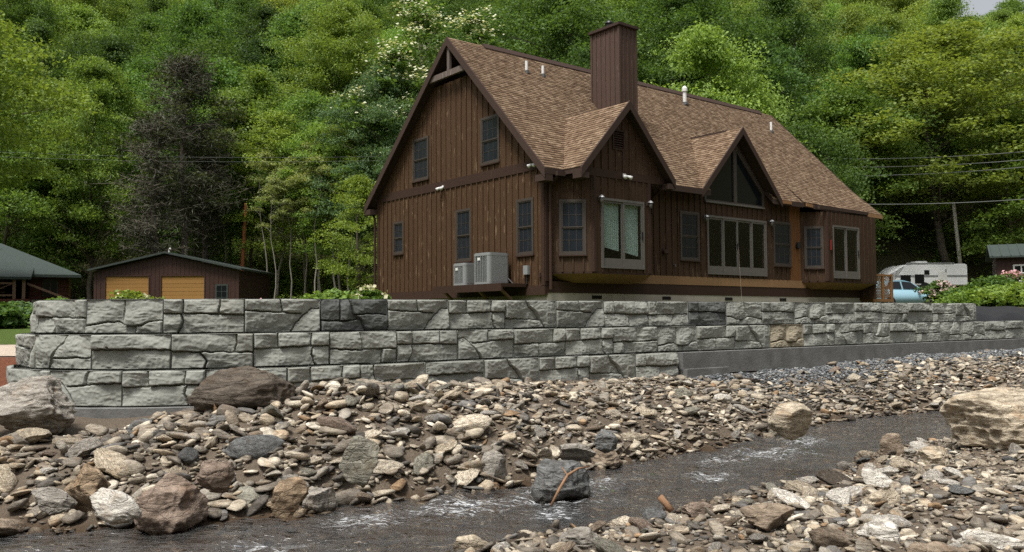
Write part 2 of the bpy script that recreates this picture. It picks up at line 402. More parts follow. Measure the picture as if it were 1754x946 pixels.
def hill_z(x, y):
    foot = 52 + 2.5 * vn(x, x * 0, .05, 3) + 10 * sm(x, 22, 60)
    d = np.maximum(0, y - foot)
    slope = .53 - .066 * sm(np.asarray(x) / np.maximum(y, 1), .46, .55)
    z = slope * d * sm(d, -4, 10)
    crest = 158 - foot
    z = np.where(d > crest, slope * crest - .3 * (d - crest), z)
    back = .55 * np.maximum(0, -y - 22)                     # the other side of the valley, behind the camera
    side = np.maximum(x, -x) - 46 - .74 * np.maximum(y, 0)
    back = np.maximum(back, .5 * np.maximum(0, side))
    back = np.minimum(back, 46 + 4 * vn(x, y, .02, 6))
    return np.maximum(z, -6) * (1 + .05 * vn(x, y, .03, 5)) * (y > 10) + back
def ground_z(x, y):
    x = np.asarray(x, float); y = np.asarray(y, float); shp = x.shape
    x = x.ravel(); y = y.ravel()
    a, b = ab(x, y)
    sd = wall_sd(x, y)
    dF = b - np.interp(a, FAR[:, 0], FAR[:, 1]); dN = np.interp(a, NEAR[:, 0], NEAR[:, 1]) - b
    wob = .10 * vn(a, a * 0, 1.3, 41) + .06 * vn(a, a * 0, 3.1, 42); dF = dF + wob; dN = dN + .7 * wob
    rough = .05 * vn(x, y, 1.1, 1) + .03 * vn(x, y, 2.7, 2)
    zf = WATER_Z + (.62 + .32 * sm(a, 1.6, 4.2) + .06 * sm(a, 9, 18)) * (1 - np.exp(-np.maximum(dF, 0) / (1.25 - .40 * sm(a, -1, 1) * (1 - sm(a, 6, 9))))) + rough * sm(dF, 0, .6)
    zf += .09 * sm(a, 11.4, 13.6) * sm(dF, .6, 1.9)
    zf += .16 * np.exp(-((a - 4.0) / 2.0) ** 2 - ((b - 9.8) / .7) ** 2)
    zn = WATER_Z + .20 * (1 - np.exp(-np.maximum(dN, 0) / 1.3)) + .03 * np.maximum(dN, 0) + rough * sm(dN, 0, .6)
    ch = np.minimum(-dF, -dN)
    zc = WATER_Z - .26 * sm(ch, 0, .9) + .03 * vn(x, y, 3.1, 7) * sm(ch, 0, .3)
    front = np.where(dF > 0, zf, np.where(dN > 0, np.minimum(zn, -1.35), zc))
    zl = np.interp(y, [10.3, 11.6, 12.6, 13.4, 16, 20, 30, 40], [-1.42, -1.32, -1.05, -.62, -.5, -.3, 0, .2])
    front = np.where(x < -5.5, np.maximum(front, zl + rough * .3), front)
    yard = .20 + .004 * np.maximum(y - 25, 0) - .40 * sm(a, 22.5, 23.3) * (1 - sm(b, 11.9, 14.5))
    tt = sm(sd, -.50, -.22)
    z = yard * (1 - tt) + front * tt
    far_left = (x < -6) & (y > 20)
    z = np.where(far_left, np.interp(y, [20, 30, 40], [-.3, 0, .2]), z)
    z = np.where(y < -3, np.maximum(z, -1.5), z)
    return (z + hill_z(x, y)).reshape(shp)

def lines(lo, hi, step, out_lo, out_hi, grow=1.13, cap=4.0, lim=1e9):
    L = list(np.arange(lo, hi + 1e-6, step))
    for sgn, end in ((-1, out_lo), (1, out_hi)):
        s = step; p = lo if sgn < 0 else hi; E_ = []
        while (p > end) if sgn < 0 else (p < end):
            s = min(s * grow, cap if abs(p) < 190 else 60); p += sgn * s; E_.append(p)
        L = (E_[::-1] + L) if sgn < 0 else (L + E_)
    return np.array(L)
gx = lines(-9.5, 15, .15, -900, 900); gy = lines(4.2, 24, .15, -300, 900)
GX, GY = np.meshgrid(gx, gy); GZ = ground_z(GX, GY)
nx, ny = len(gx), len(gy)
idx = np.arange(nx * ny).reshape(ny, nx)
quads = np.stack([idx[:-1, :-1], idx[:-1, 1:], idx[1:, 1:], idx[1:, :-1]], -1).reshape(-1, 4)
me = np_mesh('ground', np.stack([GX.ravel(), GY.ravel(), GZ.ravel()], 1), quads, M['ground'], True)
za = me.color_attributes.new('zone', 'FLOAT_COLOR', 'POINT')
fx_, fy_ = GX.ravel(), GY.ravel(); sdg = wall_sd(fx_, fy_); aa, bb = ab(fx_, fy_)
zone = np.zeros((nx * ny, 4), np.float32); zone[:, 3] = 1
zone[:, 0] = np.where((sdg < -.6) & (fy_ > 14), .55 + .4 * vn(fx_, fy_, .3, 4), 0) * (1 - sm(fy_, 52, 58))
zone[:, 0] = np.where((fx_ < -7) & (fy_ > 16.5) & (fy_ < 48), 1.0, zone[:, 0])
zone[:, 0] = np.where(fy_ < -4, 1.0, zone[:, 0])
zone[:, 1] = np.maximum(sm(fy_, 52, 60), sm(-fy_, 20, 26)); zone[:, 1] = np.maximum(zone[:, 1], sm(np.abs(fx_) - 40 - .74 * np.maximum(fy_, 0), 0, 6)); zone[:, 0] *= 1 - zone[:, 1]
zone[:, 2] = ((fx_ < -6.4) & (sdg > .1)) * sm(fy_, 11.8, 12.4) * (1 - sm(fy_, 13.4, 14.0))
za.data.foreach_set('color', np.clip(zone, 0, 1).ravel())
tag(link('ground', me), kind='structure')

# stream surface
wa = np.arange(-9, 32, .05); wb = np.arange(4.6, 10.6, .05)
A_, B_ = np.meshgrid(wa, wb); X_, Y_ = xy(A_, B_)
dF = B_ - np.interp(A_, FAR[:, 0], FAR[:, 1]); dN = np.interp(A_, NEAR[:, 0], NEAR[:, 1]) - B_
RAPIDS = [(5.4, 7.2, .8), (4.4, 7.4, .75), (6.3, 7.6, .6), (3.4, 7.5, .6), (9.6, 7.9, .8), (8.6, 7.8, .55), (10.8, 8.2, .55), (7.6, 7.1, .5), (5.0, 6.7, .45), (2.2, 7.0, .5)]
rap = np.zeros_like(A_)
for (ra, rb, rr) in RAPIDS: rap = np.maximum(rap, np.exp(-(((A_ - ra) / (rr * 1.3)) ** 2 + ((B_ - rb) / rr) ** 2)))
Z_ = WATER_Z + (.016 + .022 * rap) * (vn(A_, B_ * 1.7, 2.2, 11) + .7 * vn(A_, B_ * 1.5, 5.1, 12)) + (.009 + .014 * rap) * vn(A_ * .7, B_ * 1.5, 9.5, 13)
keep = (dF < .35) & (dN < .35)
nw = len(wa); wi = np.arange(A_.size).reshape(A_.shape)
kq = keep[:-1, :-1] | keep[1:, 1:]
q = np.stack([wi[:-1, :-1], wi[:-1, 1:], wi[1:, 1:], wi[1:, :-1]], -1)[kq]
used = np.unique(q); remap = np.full(A_.size, -1); remap[used] = np.arange(len(used))
me = np_mesh('stream_water', np.stack([X_.ravel(), Y_.ravel(), Z_.ravel()], 1)[used], remap[q], M['water'], True)
fo_ = me.attributes.new('foam', 'FLOAT', 'POINT'); fo_.data.foreach_set('value', rap.ravel()[used].astype(np.float32))
tag(link('stream_water', me), kind='structure')

# pale gravel path beyond the wall's curved end
mb = MB(); pts = []
px_ = np.linspace(-16, -6.6, 40); 
V_, F_ = [], []
for i, x in enumerate(px_):
    for j, y in enumerate(np.linspace(13.7, 16.2, 10)):
        V_.append((x, y, float(ground_z(np.array([x]), np.array([y]))[0]) + .012 + .004 * math.sin(9 * x + 5 * y)))
for i in range(39):
    for j in range(9): F_.append((i * 10 + j, (i + 1) * 10 + j, (i + 1) * 10 + j + 1, i * 10 + j + 1))
M['path'] = plain('path_gravel', (.42, .35, .28), .95, .1, var=.35, nscale=9, bump=.7)
tag(link('gravel_path', np_mesh('gravel_path', V_, F_, M['path'], True)), kind='structure')

# ------------------------------------------------------------------ retaining wall of cast blocks
BW, BH, Z_TOP, SETB = 1.05, .470, .262, .14
PATTERNS = [  # joints moulded into a block's face, x right, y down, 0..1
    [[(0, .66), (.50, .60), (.74, .55)], [(.60, 0), (.68, .30), (.80, .56), (.88, .72), (1, .72)], [(.50, .60), (.46, 1)]],
    [[(0, .57), (.5, .58), (1, .54)], [(.22, .57), (.22, .62)]],
    [[(.26, 0), (.34, .30), (.44, .62), (.55, .78), (.60, 1)], [(.35, .31), (.6, .33), (1, .35)]],
    [[(0, .50), (.5, .48), (1, .46)], [(.40, 0), (.43, .22), (.34, .49)], [(.76, .47), (.80, .70), (.79, 1)]],
    [[(0, .53), (.5, .50), (1, .48)], [(.55, 0), (.54, .51)], [(.23, .52), (.22, 1)]],
    [[(0, .38), (.17, .34), (.25, .26), (.45, .22), (.60, .36), (1, .26)], [(.35, 0), (.34, .24)], [(.51, .30), (.50, 1)]],
    [[(0, .58), (.5, .58), (1, .54)], [(.25, .56), (.24, 1)], [(.68, .55), (.69, 1)], [(.18, 0), (.25, .35), (.22, .56)]],
    [[(0, .48), (.48, .44), (.78, .46), (1, .44)], [(.46, .45), (.44, 1)], [(.78, 0), (.77, .45)]],
    [[(.34, 0), (.40, .34), (.52, .52), (.60, 1)], [(.42, .38), (.72, .32), (1, .36)], [(0, .5), (.28, .55), (.52, .52)], [(.74, .33), (.72, 1)]],
]
def block_mesh(k, pat, mirror):
    NXg, NZg = 120, 54
    rs = np.random.RandomState(100 + k)
    u = np.linspace(0, 1, NXg); w = np.linspace(0, 1, NZg); Ug, Wg = np.meshgrid(u, w)
    Um = 1 - Ug if mirror else Ug
    x, z = Um * BW, (1 - Wg) * BH
    dj = np.full(Ug.shape, 9.0)
    jx = x + .010 * vn(x, z, 11, k + 3); jz = z + .010 * vn(x, z, 13, k + 8)
    for line in pat:
        for (p, q_) in zip(line[:-1], line[1:]):
            ax, az, bx_, bz = p[0] * BW, p[1] * BH, q_[0] * BW, q_[1] * BH
            L2 = (bx_ - ax) ** 2 + (bz - az) ** 2
            tt = np.clip(((jx - ax) * (bx_ - ax) + (jz - az) * (bz - az)) / L2, 0, 1)
            dj = np.minimum(dj, np.hypot(jx - ax - tt * (bx_ - ax), jz - az - tt * (bz - az)))
    de = np.minimum(np.minimum(x, BW - x), np.minimum(z, BH - z))
    open_ = dj > .011
    lab = np.zeros(Ug.shape, int); cur = 0
    for i in range(NZg):
        for j in range(NXg):
            if open_[i, j] and lab[i, j] == 0:
                cur += 1; st = [(i, j)]; lab[i, j] = cur
                while st:
                    p, r = st.pop()
                    for dp, dr in ((1, 0), (-1, 0), (0, 1), (0, -1)):
                        pp, rr = p + dp, r + dr
                        if 0 <= pp < NZg and 0 <= rr < NXg and open_[pp, rr] and lab[pp, rr] == 0:
                            lab[pp, rr] = cur; st.append((pp, rr))
    h = np.zeros(Ug.shape)
    for c in range(1, cur + 1):
        mk = lab == c
        if mk.sum() < 8: continue
        cx, cz = x[mk].mean(), z[mk].mean(); r0 = max(.1, (x[mk].max() - x[mk].min()) / 2)
        th = rs.uniform(0, 2 * math.pi)
        hh = rs.uniform(0, .02) + rs.uniform(.02, .06) * ((x - cx) * math.cos(th) + (z - cz) * math.sin(th))
        for _ in range(3):         # split faces: planes meeting in ridges
            ph = rs.uniform(0, 2 * math.pi); dd = rs.uniform(-.4, .5) * r0; sl = rs.uniform(.06, .26)
            hh = hh - sl * np.maximum(0, (x - cx) * math.cos(ph) + (z - cz) * math.sin(ph) * 1.3 - dd)
        h[mk] = np.clip(hh, -.055, .06)[mk]
    wx = x + .03 * vn(x, z, 7, k + 31); wz = z + .02 * vn(x, z, 9, k + 37)
    h += .007 * (1 - 2 * np.abs(vn(wx, wz * 1.8, 5.0, k + 20))) + .005 * (1 - 2 * np.abs(vn(wx, wz * 2.0, 13, k + 22))) + .003 * vn(x, z, 34, k + 24)
    h = h * sm(dj, .004, .020) * sm(de, .0, .022)
    h -= .085 * (1 - sm(dj, .007, .015)) + .065 * (1 - sm(de, .002, .016))
    V_ = np.stack([(Ug * BW).ravel(), (-h - .01).ravel(), (1 - Wg).ravel() * BH], 1)
    ii = np.arange(NXg * NZg).reshape(NZg, NXg)
    Q = np.stack([ii[:-1, :-1], ii[1:, :-1], ii[1:, 1:], ii[:-1, 1:]], -1).reshape(-1, 4)
    # body behind the face
    D = .55; n0 = len(V_); in_ = .09
    body = np.array([(.004, .025, .003), (BW - .004, .025, .003), (BW - in_, D, .003), (in_, D, .003), (.004, .025, BH - .004), (BW - .004, .025, BH - .004), (BW - in_, D, BH - .004), (in_, D, BH - .004)])
    bf = np.array([(3, 2, 1, 0), (4, 5, 6, 7), (1, 2, 6, 5), (2, 3, 7, 6), (3, 0, 4, 7)]) + n0
    # top ledge joining the face to the body
    V_ = np.concatenate([V_, body]); Q = np.concatenate([Q, bf, [[ii[0, 0], ii[0, -1], n0 + 5, n0 + 4]], [[ii[-1, -1], ii[-1, 0], n0, n0 + 1]]])
    me = np_mesh('concrete_block', V_, Q, M['block'], False)
    return me
BLOCKS = [block_mesh(k, p, False) for k, p in enumerate(PATTERNS)] + [block_mesh(20 + k, p, True) for k, p in enumerate(PATTERNS)]
wall_root = empty('retaining_wall', (0, 0, 0))
tag(wall_root, 'grey split-face concrete block retaining wall curving in front of the brown house', 'retaining wall')
rngw = random.Random(5)
def offset_curve(off): return WP + off * WN
def walk(row, a_phase, a_right, max_left):
    """joint points of a course from its right end to its left end"""
    off = SETB * row; b = B0 - off
    n_r = int((a_right - a_phase) / BW)
    J = [np.array(xy(a_phase + BW * k, b)) for k in range(n_r, -1, -1)]
    C = offset_curve(off)
    i0 = np.argmin(np.hypot(*(C - J[-1]).T))
    i = i0; left = 0
    while left < max_left and i < len(C) - 1:
        p = J[-1]
        while i < len(C) - 1 and np.hypot(*(C[i + 1] - p)) < BW: i += 1
        if i >= len(C) - 1: break
        d0 = np.hypot(*(C[i] - p)); d1 = np.hypot(*(C[i + 1] - p)); f = (BW - d0) / max(1e-6, d1 - d0)
        J.append(C[i] + (C[i + 1] - C[i]) * f); left += 1
    return J
ROWS = [(0, 4.509, 4.509 + 17 * BW + .02, 8), (1, 4.589, 4.589 + 27 * BW, 8), (2, 4.993, 4.993 + 6 * BW + .02, 9)]
SEQ = {0: [0, 2, 1, 17, 0, 2, 5, 2, 7], 1: [3, 0, 6, 4, 4, 5, 8, 1, 0, 0, 6], 2: [1, 0, 3, 7, 0, 6, 0, 3, 1]}
last = {0: -1, 1: -1, 2: -1}
for row, aph, ar, ml in ROWS:
    J = walk(row, aph, ar, ml); z0 = Z_TOP - BH * (row + 1)
    prev = -1
    for k in range(len(J) - 1):
        p_r, p_l = J[k], J[k + 1]
        ang = math.atan2(p_r[1] - p_l[1], p_r[0] - p_l[0])
        kk = rngw.randrange(len(BLOCKS))
        while kk % 9 == prev % 9: kk = rngw.randrange(len(BLOCKS))
        prev = kk
        o = link('concrete_block', BLOCKS[kk], wall_root, (p_l[0], p_l[1], z0 + rngw.uniform(-.003, .003)))
        o.rotation_euler = (0, 0, ang + rngw.uniform(-.008, .008))
        ln = math.hypot(*(p_r - p_l)); o.scale = ((ln - .006) / BW, 1, 1)
        g = rngw.uniform(.285, .35); o.color = (g * .99, g * 1.01, g * .945, 1)
        px = proj(*( (p_r + p_l) / 2), z0)[0]
        if row == 0 and (550 < px < 663 or 1185 < px < 1240): o.color = (.135, .142, .14, 1); o['label'] = 'darker charcoal block in the top course'
        if row == 1 and 1320 < px < 1376: o.color = (.36, .315, .24, 1); o['label'] = 'tan stained block in the second course'
# concrete footing: lower run under three courses, a step, then a long run under two
def footing(a_from, a_to, off, ztop, zbot, curve=False):
    mb = MB()
    if curve:
        C = offset_curve(off); Ci = offset_curve(off - .5)
        i0 = int(np.argmin(np.abs(ab(C[:, 0], C[:, 1])[0][:360] - a_to)))
        ks = list(range(i0, len(C) - 6, 3))
        for k, k2 in zip(ks[:-1], ks[1:]):
            mb.hexa([(*C[k], zbot), (*C[k2], zbot), (*Ci[k2], zbot), (*Ci[k], zbot)], [(*C[k], ztop), (*C[k2], ztop), (*Ci[k2], ztop), (*Ci[k], ztop)])
    else:
        p = [xy(a_from, B0 - off), xy(a_to, B0 - off), xy(a_to, B0 - off + .5), xy(a_from, B0 - off + .5)]
        mb.hexa([(*q_, zbot) for q_ in p], [(*q_, ztop) for q_ in p])
    return mb.build('footing', M['footing'], wall_root)
ZF3 = Z_TOP - 3 * BH
footing(0, 4.993 + 6 * BW + .05, .40, ZF3 - .004, ZF3 - .40, True)
fa0 = 4.993 + 6 * BW + .06
while fa0 < 36:
    footing(fa0, fa0 + 2.43, .32 + rngw.uniform(-.006, .006), Z_TOP - 2 * BH - .004 - rngw.uniform(0, .012), Z_TOP - 2 * BH - .42); fa0 += 2.44
footing(4.993 + 6 * BW + .06, 4.993 + 6 * BW + 1.2, .42, Z_TOP - 2 * BH - .31, Z_TOP - 2 * BH - .9)

# ------------------------------------------------------------------ the house (local x along its long front, y into the house)
ZG = .20; YAW = .8956; HC = np.array([.9423, 24.0])
HU = np.array([math.sin(YAW), math.cos(YAW)]); HV = np.array([-HU[1], HU[0]])
house = empty('house', (HC[0], HC[1], ZG), math.pi / 2 - YAW)
tag(house, 'brown board-and-batten house with steep tan shingle roof and tall wood chimney', 'house')
HW, HL, RO_, EO = 9.38, 16.95, .32, .40
ZE, ZR, TR = 4.135, 9.07, 4.39
PF, PR = (ZR - ZE) / (TR + EO), (ZR - ZE) / (HW + EO - TR)
RT = .17
hz = lambda x, y, z: (x, y, z - ZG)
def local(p):
    d = np.array(p[:2]) - HC; return np.array([d @ HU, d @ HV, p[2]])
def roof_hit(px, py):
    o = local((0, 0, 0)); r = ray(px, py); d = np.array([r[:2] @ HU, r[:2] @ HV, r[2]])
    k = (ZE + (o[1] + EO) * PF - o[2]) / (d[2] - d[1] * PF)
    return o + d * k
def part(mb, name, mat, parent=house, **kw): return mb.build(name, mat, parent, **kw)
class Frame:
    def __init__(self, ox, oy, dx, dy, nx_, ny_):
        L = math.hypot(dx, dy); self.o = (ox, oy); self.d = (dx / L, dy / L); self.n = (nx_, ny_)
        l2 = math.hypot(nx_, ny_); self.n = (nx_ / l2, ny_ / l2)
    def __call__(self, s, n, z):
        return (self.o[0] + self.d[0] * s + self.n[0] * n, self.o[1] + self.d[1] * s + self.n[1] * n, z - ZG)
FG = Frame(0, 0, 0, 1, -1, 0); FF = Frame(0, 0, 1, 0, 0, -1)
rngh = random.Random(11)
def wall_panel(name, fr, s0, s1, z0, top, openings, mat, breaks=(), bw=.29, batten=True):
    """board-and-batten wall: core sheet (the part) with every board and batten as a sub-part"""
    grid = [s0 + k * bw for k in range(int((s1 - s0) / bw) + 1)]
    if s1 - grid[-1] < .08: grid[-1] = s1
    else: grid.append(s1)
    ed = sorted(set([round(g, 4) for g in grid] + [round(o[i], 4) for o in openings for i in (0, 1) if s0 < o[i] < s1] + [round(b, 4) for b in breaks if s0 < b < s1]))
    ed = [e for i, e in enumerate(ed) if i == 0 or e - ed[i - 1] > .012]; ed[-1] = s1
    core = MB(fr); boards = []
    def spans(a, b):
        iv = [(z0, None)]
        cuts = sorted([(o[2], o[3]) for o in openings if o[0] <= a + .013 and o[1] >= b - .013])
        res = []; zl = z0; tmin = min(top(a + 1e-4), top(b - 1e-4))
        for c0, c1 in cuts:
            if c0 - zl > .02: res.append((zl, c0, False))
            zl = max(zl, c1)
        if tmin - zl > .02 or max(top(a + 1e-4), top(b - 1e-4)) - zl > .03: res.append((zl, 0, True))
        return res
    for a, b in zip(ed[:-1], ed[1:]):
        for zl, zh, tp in spans(a, b):
            ha, hb = (max(zl + .004, top(a + 1e-4)), max(zl + .004, top(b - 1e-4))) if tp else (zh, zh)
            core.hexa([(a, -.10, zl), (b, -.10, zl), (b, -.002, zl), (a, -.002, zl)], [(a, -.10, ha), (b, -.10, hb), (b, -.002, hb), (a, -.002, ha)])
            boards.append((a, b, zl, ha, hb))
    wobj = core.build(name, mat, house)
    for a, b, zl, ha, hb in boards:
        p = .022 + rngh.uniform(0, .007); mb = MB(fr); e = .003
        mb.hexa([(a + e, .0, zl), (b - e, .0, zl), (b - e, p, zl), (a + e, p, zl)], [(a + e, .0, ha), (b - e, .0, hb), (b - e, p, hb), (a + e, p, ha)])
        mb.build('siding_board', mat, wobj)
    if batten:
        for g in grid[1:-1]:
            a, b = g - .024, g + .024
            iv = []
            cuts = sorted([(o[2] - .0, o[3] + .0) for o in openings if o[0] - .05 < b and o[1] + .05 > a])
            zl = z0; tt = min(top(a), top(b))
            for c0, c1 in cuts:
                if c0 - zl > .03: iv.append((zl, c0))
                zl = max(zl, c1)
            if tt - zl > .05: iv.append((zl, tt))
            for c0, c1 in iv:
                mb = MB(fr); mb.box(a, b, .012, .052 + rngh.uniform(0, .006), c0, c1); mb.build('batten', mat, wobj)
    return wobj
def window(fr, s0, s1, z0, z1, cols=3, rows=2, glass='screen_glass', label=None):
    w = MB(fr); c = .075
    w.box(s0 - c, s0, -.02, .062, z0 - c, z1 + c).box(s1, s1 + c, -.02, .062, z0 - c, z1 + c)
    w.box(s0, s1, -.02, .060, z1, z1 + c); w.box(s0 - .0, s1 + .0, -.02, .060, z0 - c, z0)
    o = part(w, 'window', M['frame'])
    sl = MB(fr); sl.box(s0 - c - .02, s1 + c + .02, -.02, .095, z0 - c - .035, z0 - c); part(sl, 'sill', M['trim'], o)
    mid = (z0 + z1) / 2
    for (a, b, dep) in ((z0, mid - .015, .0), (mid - .012, z1, .018)):
        q = MB(fr); f = .034
        q.box(s0, s0 + f, dep, dep + .03, a, b).box(s1 - f, s1, dep, dep + .03, a, b).box(s0 + f, s1 - f, dep, dep + .03, a, a + f).box(s0 + f, s1 - f, dep, dep + .03, b - f, b)
        sash = part(q, 'sash', M['frame'], o)
        g = MB(fr); g.box(s0 + f, s1 - f, dep + .006, dep + .012, a + f, b - f); part(g, 'pane', M[glass], o)
        m = MB(fr)
        for k in range(1, cols):
            x = s0 + (s1 - s0) * k / cols; m.box(x - .006, x + .006, dep + .012, dep + .02, a + f, b - f)
        for k in range(1, rows):
            z = a + (b - a) * k / rows; m.box(s0 + f, s1 - f, dep + .0125, dep + .0185, z - .006, z + .006)
        part(m, 'muntin', M['frame'], o)
    return o
def slider(fr, s0, s1, z0, z1, n, kick=.24, blinds=False, handle=None):
    w = MB(fr); c = .07
    w.box(s0 - c, s0, -.03, .068, z0 - .05, z1 + c).box(s1, s1 + c, -.03, .068, z0 - .05, z1 + c).box(s0, s1, -.03, .066, z1, z1 + c).box(s0, s1, -.03, .075, z0 - .05, z0)
    o = part(w, 'sliding_door', M['doorframe'])
    wdt = (s1 - s0) / n
    for k in range(n):
        a, b = s0 + k * wdt, s0 + (k + 1) * wdt; dep = .012 if k % 2 else -.012; f = .06
        q = MB(fr)
        q.box(a, a + f, dep, dep + .04, z0, z1).box(b - f, b, dep, dep + .04, z0, z1).box(a + f, b - f, dep, dep + .04, z0, z0 + kick).box(a + f, b - f, dep, dep + .04, z1 - f, z1)
        part(q, 'door_panel', M['doorframe'], o)
        g = MB(fr); g.box(a + f, b - f, dep + .015, dep + .022, z0 + kick, z1 - f); part(g, 'pane', M['glass'], o)
        if blinds:
            d = MB(fr); za, zb_ = z0 + kick + (.34 if k == 0 else .22), z0 + kick + (.22 if k == 0 else .10)
            m_ = 18
            top_ = [(a + f * .6 + (b - a - f * 1.2) * i / m_, -.10 + .02 * (i % 2), z1 - .03) for i in range(m_ + 1)]
            bot_ = [(p[0], p[1], za + (zb_ - za) * i / m_) for i, p in enumerate(top_)]
            d.add(top_ + bot_, [(i, i + 1, m_ + 2 + i, m_ + 1 + i) for i in range(m_)])
            bo = part(d, 'blind', M['blind'], o); bo['label'] = 'pale green-white blind half drawn behind the glass'
    if handle is not None:
        h = MB(fr); h.box(handle - .015, handle + .015, .05, .085, (z0 + z1) / 2 - .1, (z0 + z1) / 2 + .12); part(h, 'handle', M['black'], o)
    return o

# gable end
def gtop(t): return min((ZE + (t + EO) * PF) if t < TR else (ZR - (t - TR) * PR), 1e9) - RT - .02
ZCUT = 7.72
t1 = (ZCUT + RT + .02 - ZE) / PF - EO; t2 = TR + (ZR - RT - .02 - ZCUT) / PR
GO = [(2.10, 2.89, 4.76, 6.10), (6.02, 6.87, 4.75, 6.08), (7.63, 8.19, 2.30, 3.32), (3.57, 4.27, 1.82, 3.36), (.52, 1.15, 1.84, 3.35)]
wall_panel('gable_wall', FG, 0, HW, .87, lambda t: min(gtop(t), ZCUT), GO + [(-1, HW + 1, 4.20, 4.48)], M['siding'], (t1, t2, TR))
for g in GO: window(FG, *g, cols=2 if g[1] - g[0] < .6 else 3, rows=2)
mb = MB(FG); mb.box(-.03, HW, -.06, .06, 4.20, 4.48); part(mb, 'band_board', M['trim'])
mb = MB(FG); mb.box(-.03, HW, -.06, .055, .60, .87); part(mb, 'skirt_board', M['trim'])
mb = MB(FG); mb.box(HW - .11, HW + .02, -.05, .063, .87, gtop(HW)); part(mb, 'corner_board', M['trim'])
mb = MB(FG); mb.box(-.035, .10, -.05, .063, .87, 4.20); part(mb, 'corner_board', M['trim'])
# open truss at the peak
def on_rake(t): return (ZE + (t + EO) * PF) if t < TR else (ZR - (t - TR) * PR)
mb = MB(FG); mb.hexa([(t1 - .12, RO_ - .11, 7.80), (t2 + .12, RO_ - .11, 7.80), (t2 + .12, RO_ - .01, 7.80), (t1 - .12, RO_ - .01, 7.80)], [(t1 + .10, RO_ - .11, 7.99), (t2 - .10, RO_ - .11, 7.99), (t2 - .10, RO_ - .01, 7.99), (t1 + .10, RO_ - .01, 7.99)]); part(mb, 'collar_beam', M['greywood'])
mb = MB(FG); mb.box(TR - .07, TR + .07, RO_ - .105, RO_ - .02, 7.99, ZR - .25); part(mb, 'king_post', M['greywood'])
mb = MB(FG); mb.add([(t1 - .3, -.55, ZCUT - .3), (t2 + .3, -.55, ZCUT - .3), (TR, -.55, ZR - .05)], [(0, 1, 2)]); part(mb, 'attic_shade_sheet', M['dark'])  # near-black sheet painting the shade inside the open peak
# long front
C1, H1, ZA1, N1 = 2.32, 1.95, 6.25, 1.12; C2, H2, ZA2 = 8.72, 2.23, 6.46
P1, P2 = (ZA1 - ZE) / H1, (ZA2 - ZE) / H2
FT = ZE + EO * PF - RT - .02
def ftop(s):
    z = FT
    if abs(s - C2) < H2: z = max(z, ZA2 - abs(s - C2) * P2 - RT - .02)
    return z
GL0, GL1, GLB, GLE, GLA = 7.12, 10.32, 3.84, 4.36, 5.95      # big gable window
FO = [(5.86, 6.68, 1.87, 3.34), (11.03, 11.98, 1.85, 3.34), (7.23, 10.45, 1.42, 3.30)]
gl_cols = [GL0 + (GL1 - GL0) * k / 12 for k in range(13)]
def gl_top(s): return GLE + (GLA - GLE) * (1 - abs(s - C2) / (GL1 - C2))
gl_open = [(a, b, GLB, max(gl_top(a), gl_top(b)) + .02) for a, b in zip(gl_cols[:-1], gl_cols[1:])]
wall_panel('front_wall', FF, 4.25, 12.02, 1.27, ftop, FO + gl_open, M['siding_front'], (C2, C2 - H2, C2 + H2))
wall_panel('front_wall', FF, 0, .25, 1.27, lambda s: FT, [], M['siding_front'])
cw = wall_panel('front_wall', FF, 12.02, 12.72, 1.27, lambda s: FT - .1, [], M['cedar'], bw=.14, batten=False); cw['label'] = 'raw orange cedar boards not yet stained'
window(FF, *FO[0]); window(FF, *FO[1]); slider(FF, *FO[2][:2], FO[2][2], FO[2][3], 4, handle=8.80)
# gable window: two large trapezoid panes
def trap_pane(a, b):
    g = MB(FF); g.prism([(a, .02, GLB + .06), (b, .02, GLB + .06), (b, .02, gl_top(b) - .06), (a, .02, gl_top(a) - .06)], (0, .008, 0)); return g
w = MB(FF)
w.box(GL0 - .08, GL1 + .08, -.04, .075, GLB - .06, GLB + .06); w.box(C2 - .09, C2 + .09, -.04, .078, GLB + .06, GLA - .1)
w.box(GL0 - .08, GL0 + .02, -.04, .07, GLB + .06, GLE); w.box(GL1 - .02, GL1 + .08, -.04, .07, GLB + .06, GLE)
for sg, e in ((-1, GL0 - .08), (1, GL1 + .08)):
    w.hexa([(e, -.04, GLE - .16), (C2 + sg * .0, -.04, GLA - .16), (C2 + sg * .0, .072, GLA - .16), (e, .072, GLE - .16)], [(e, -.04, GLE + .06), (C2, -.04, GLA + .10), (C2, .072, GLA + .10), (e, .072, GLE + .06)])
gw = part(w, 'gable_window', M['frame'])
part(trap_pane(GL0 + .02, C2 - .09), 'pane', M['dark_glass'], gw); part(trap_pane(C2 + .09, GL1 - .02), 'pane', M['dark_glass'], gw)
mb = MB(FF); mb.box(GL0 - .06, GL1 + .06, .076, .115, GLB - .05, GLB + .01); part(mb, 'sill', M['doorframe'], gw)
# low boards under the front
for a, b in ((3.55, 7.9), (7.9, 12.0), (12.0, 13.0)):
    mb = MB(FF); mb.box(a, b - .006, -.08, .04 + rngh.uniform(0, .006), .99, 1.265); part(mb, 'rim_board', M['sheath'])
mb = MB(FF); mb.box(0, HL, -.1, .03, .66, .985); part(mb, 'skirt_board', M['cedar'] if False else M['trim'])
mb = MB(FF); mb.box(-.035, .10, -.05, .063, .985, FT); part(mb, 'corner_board', M['trim'])
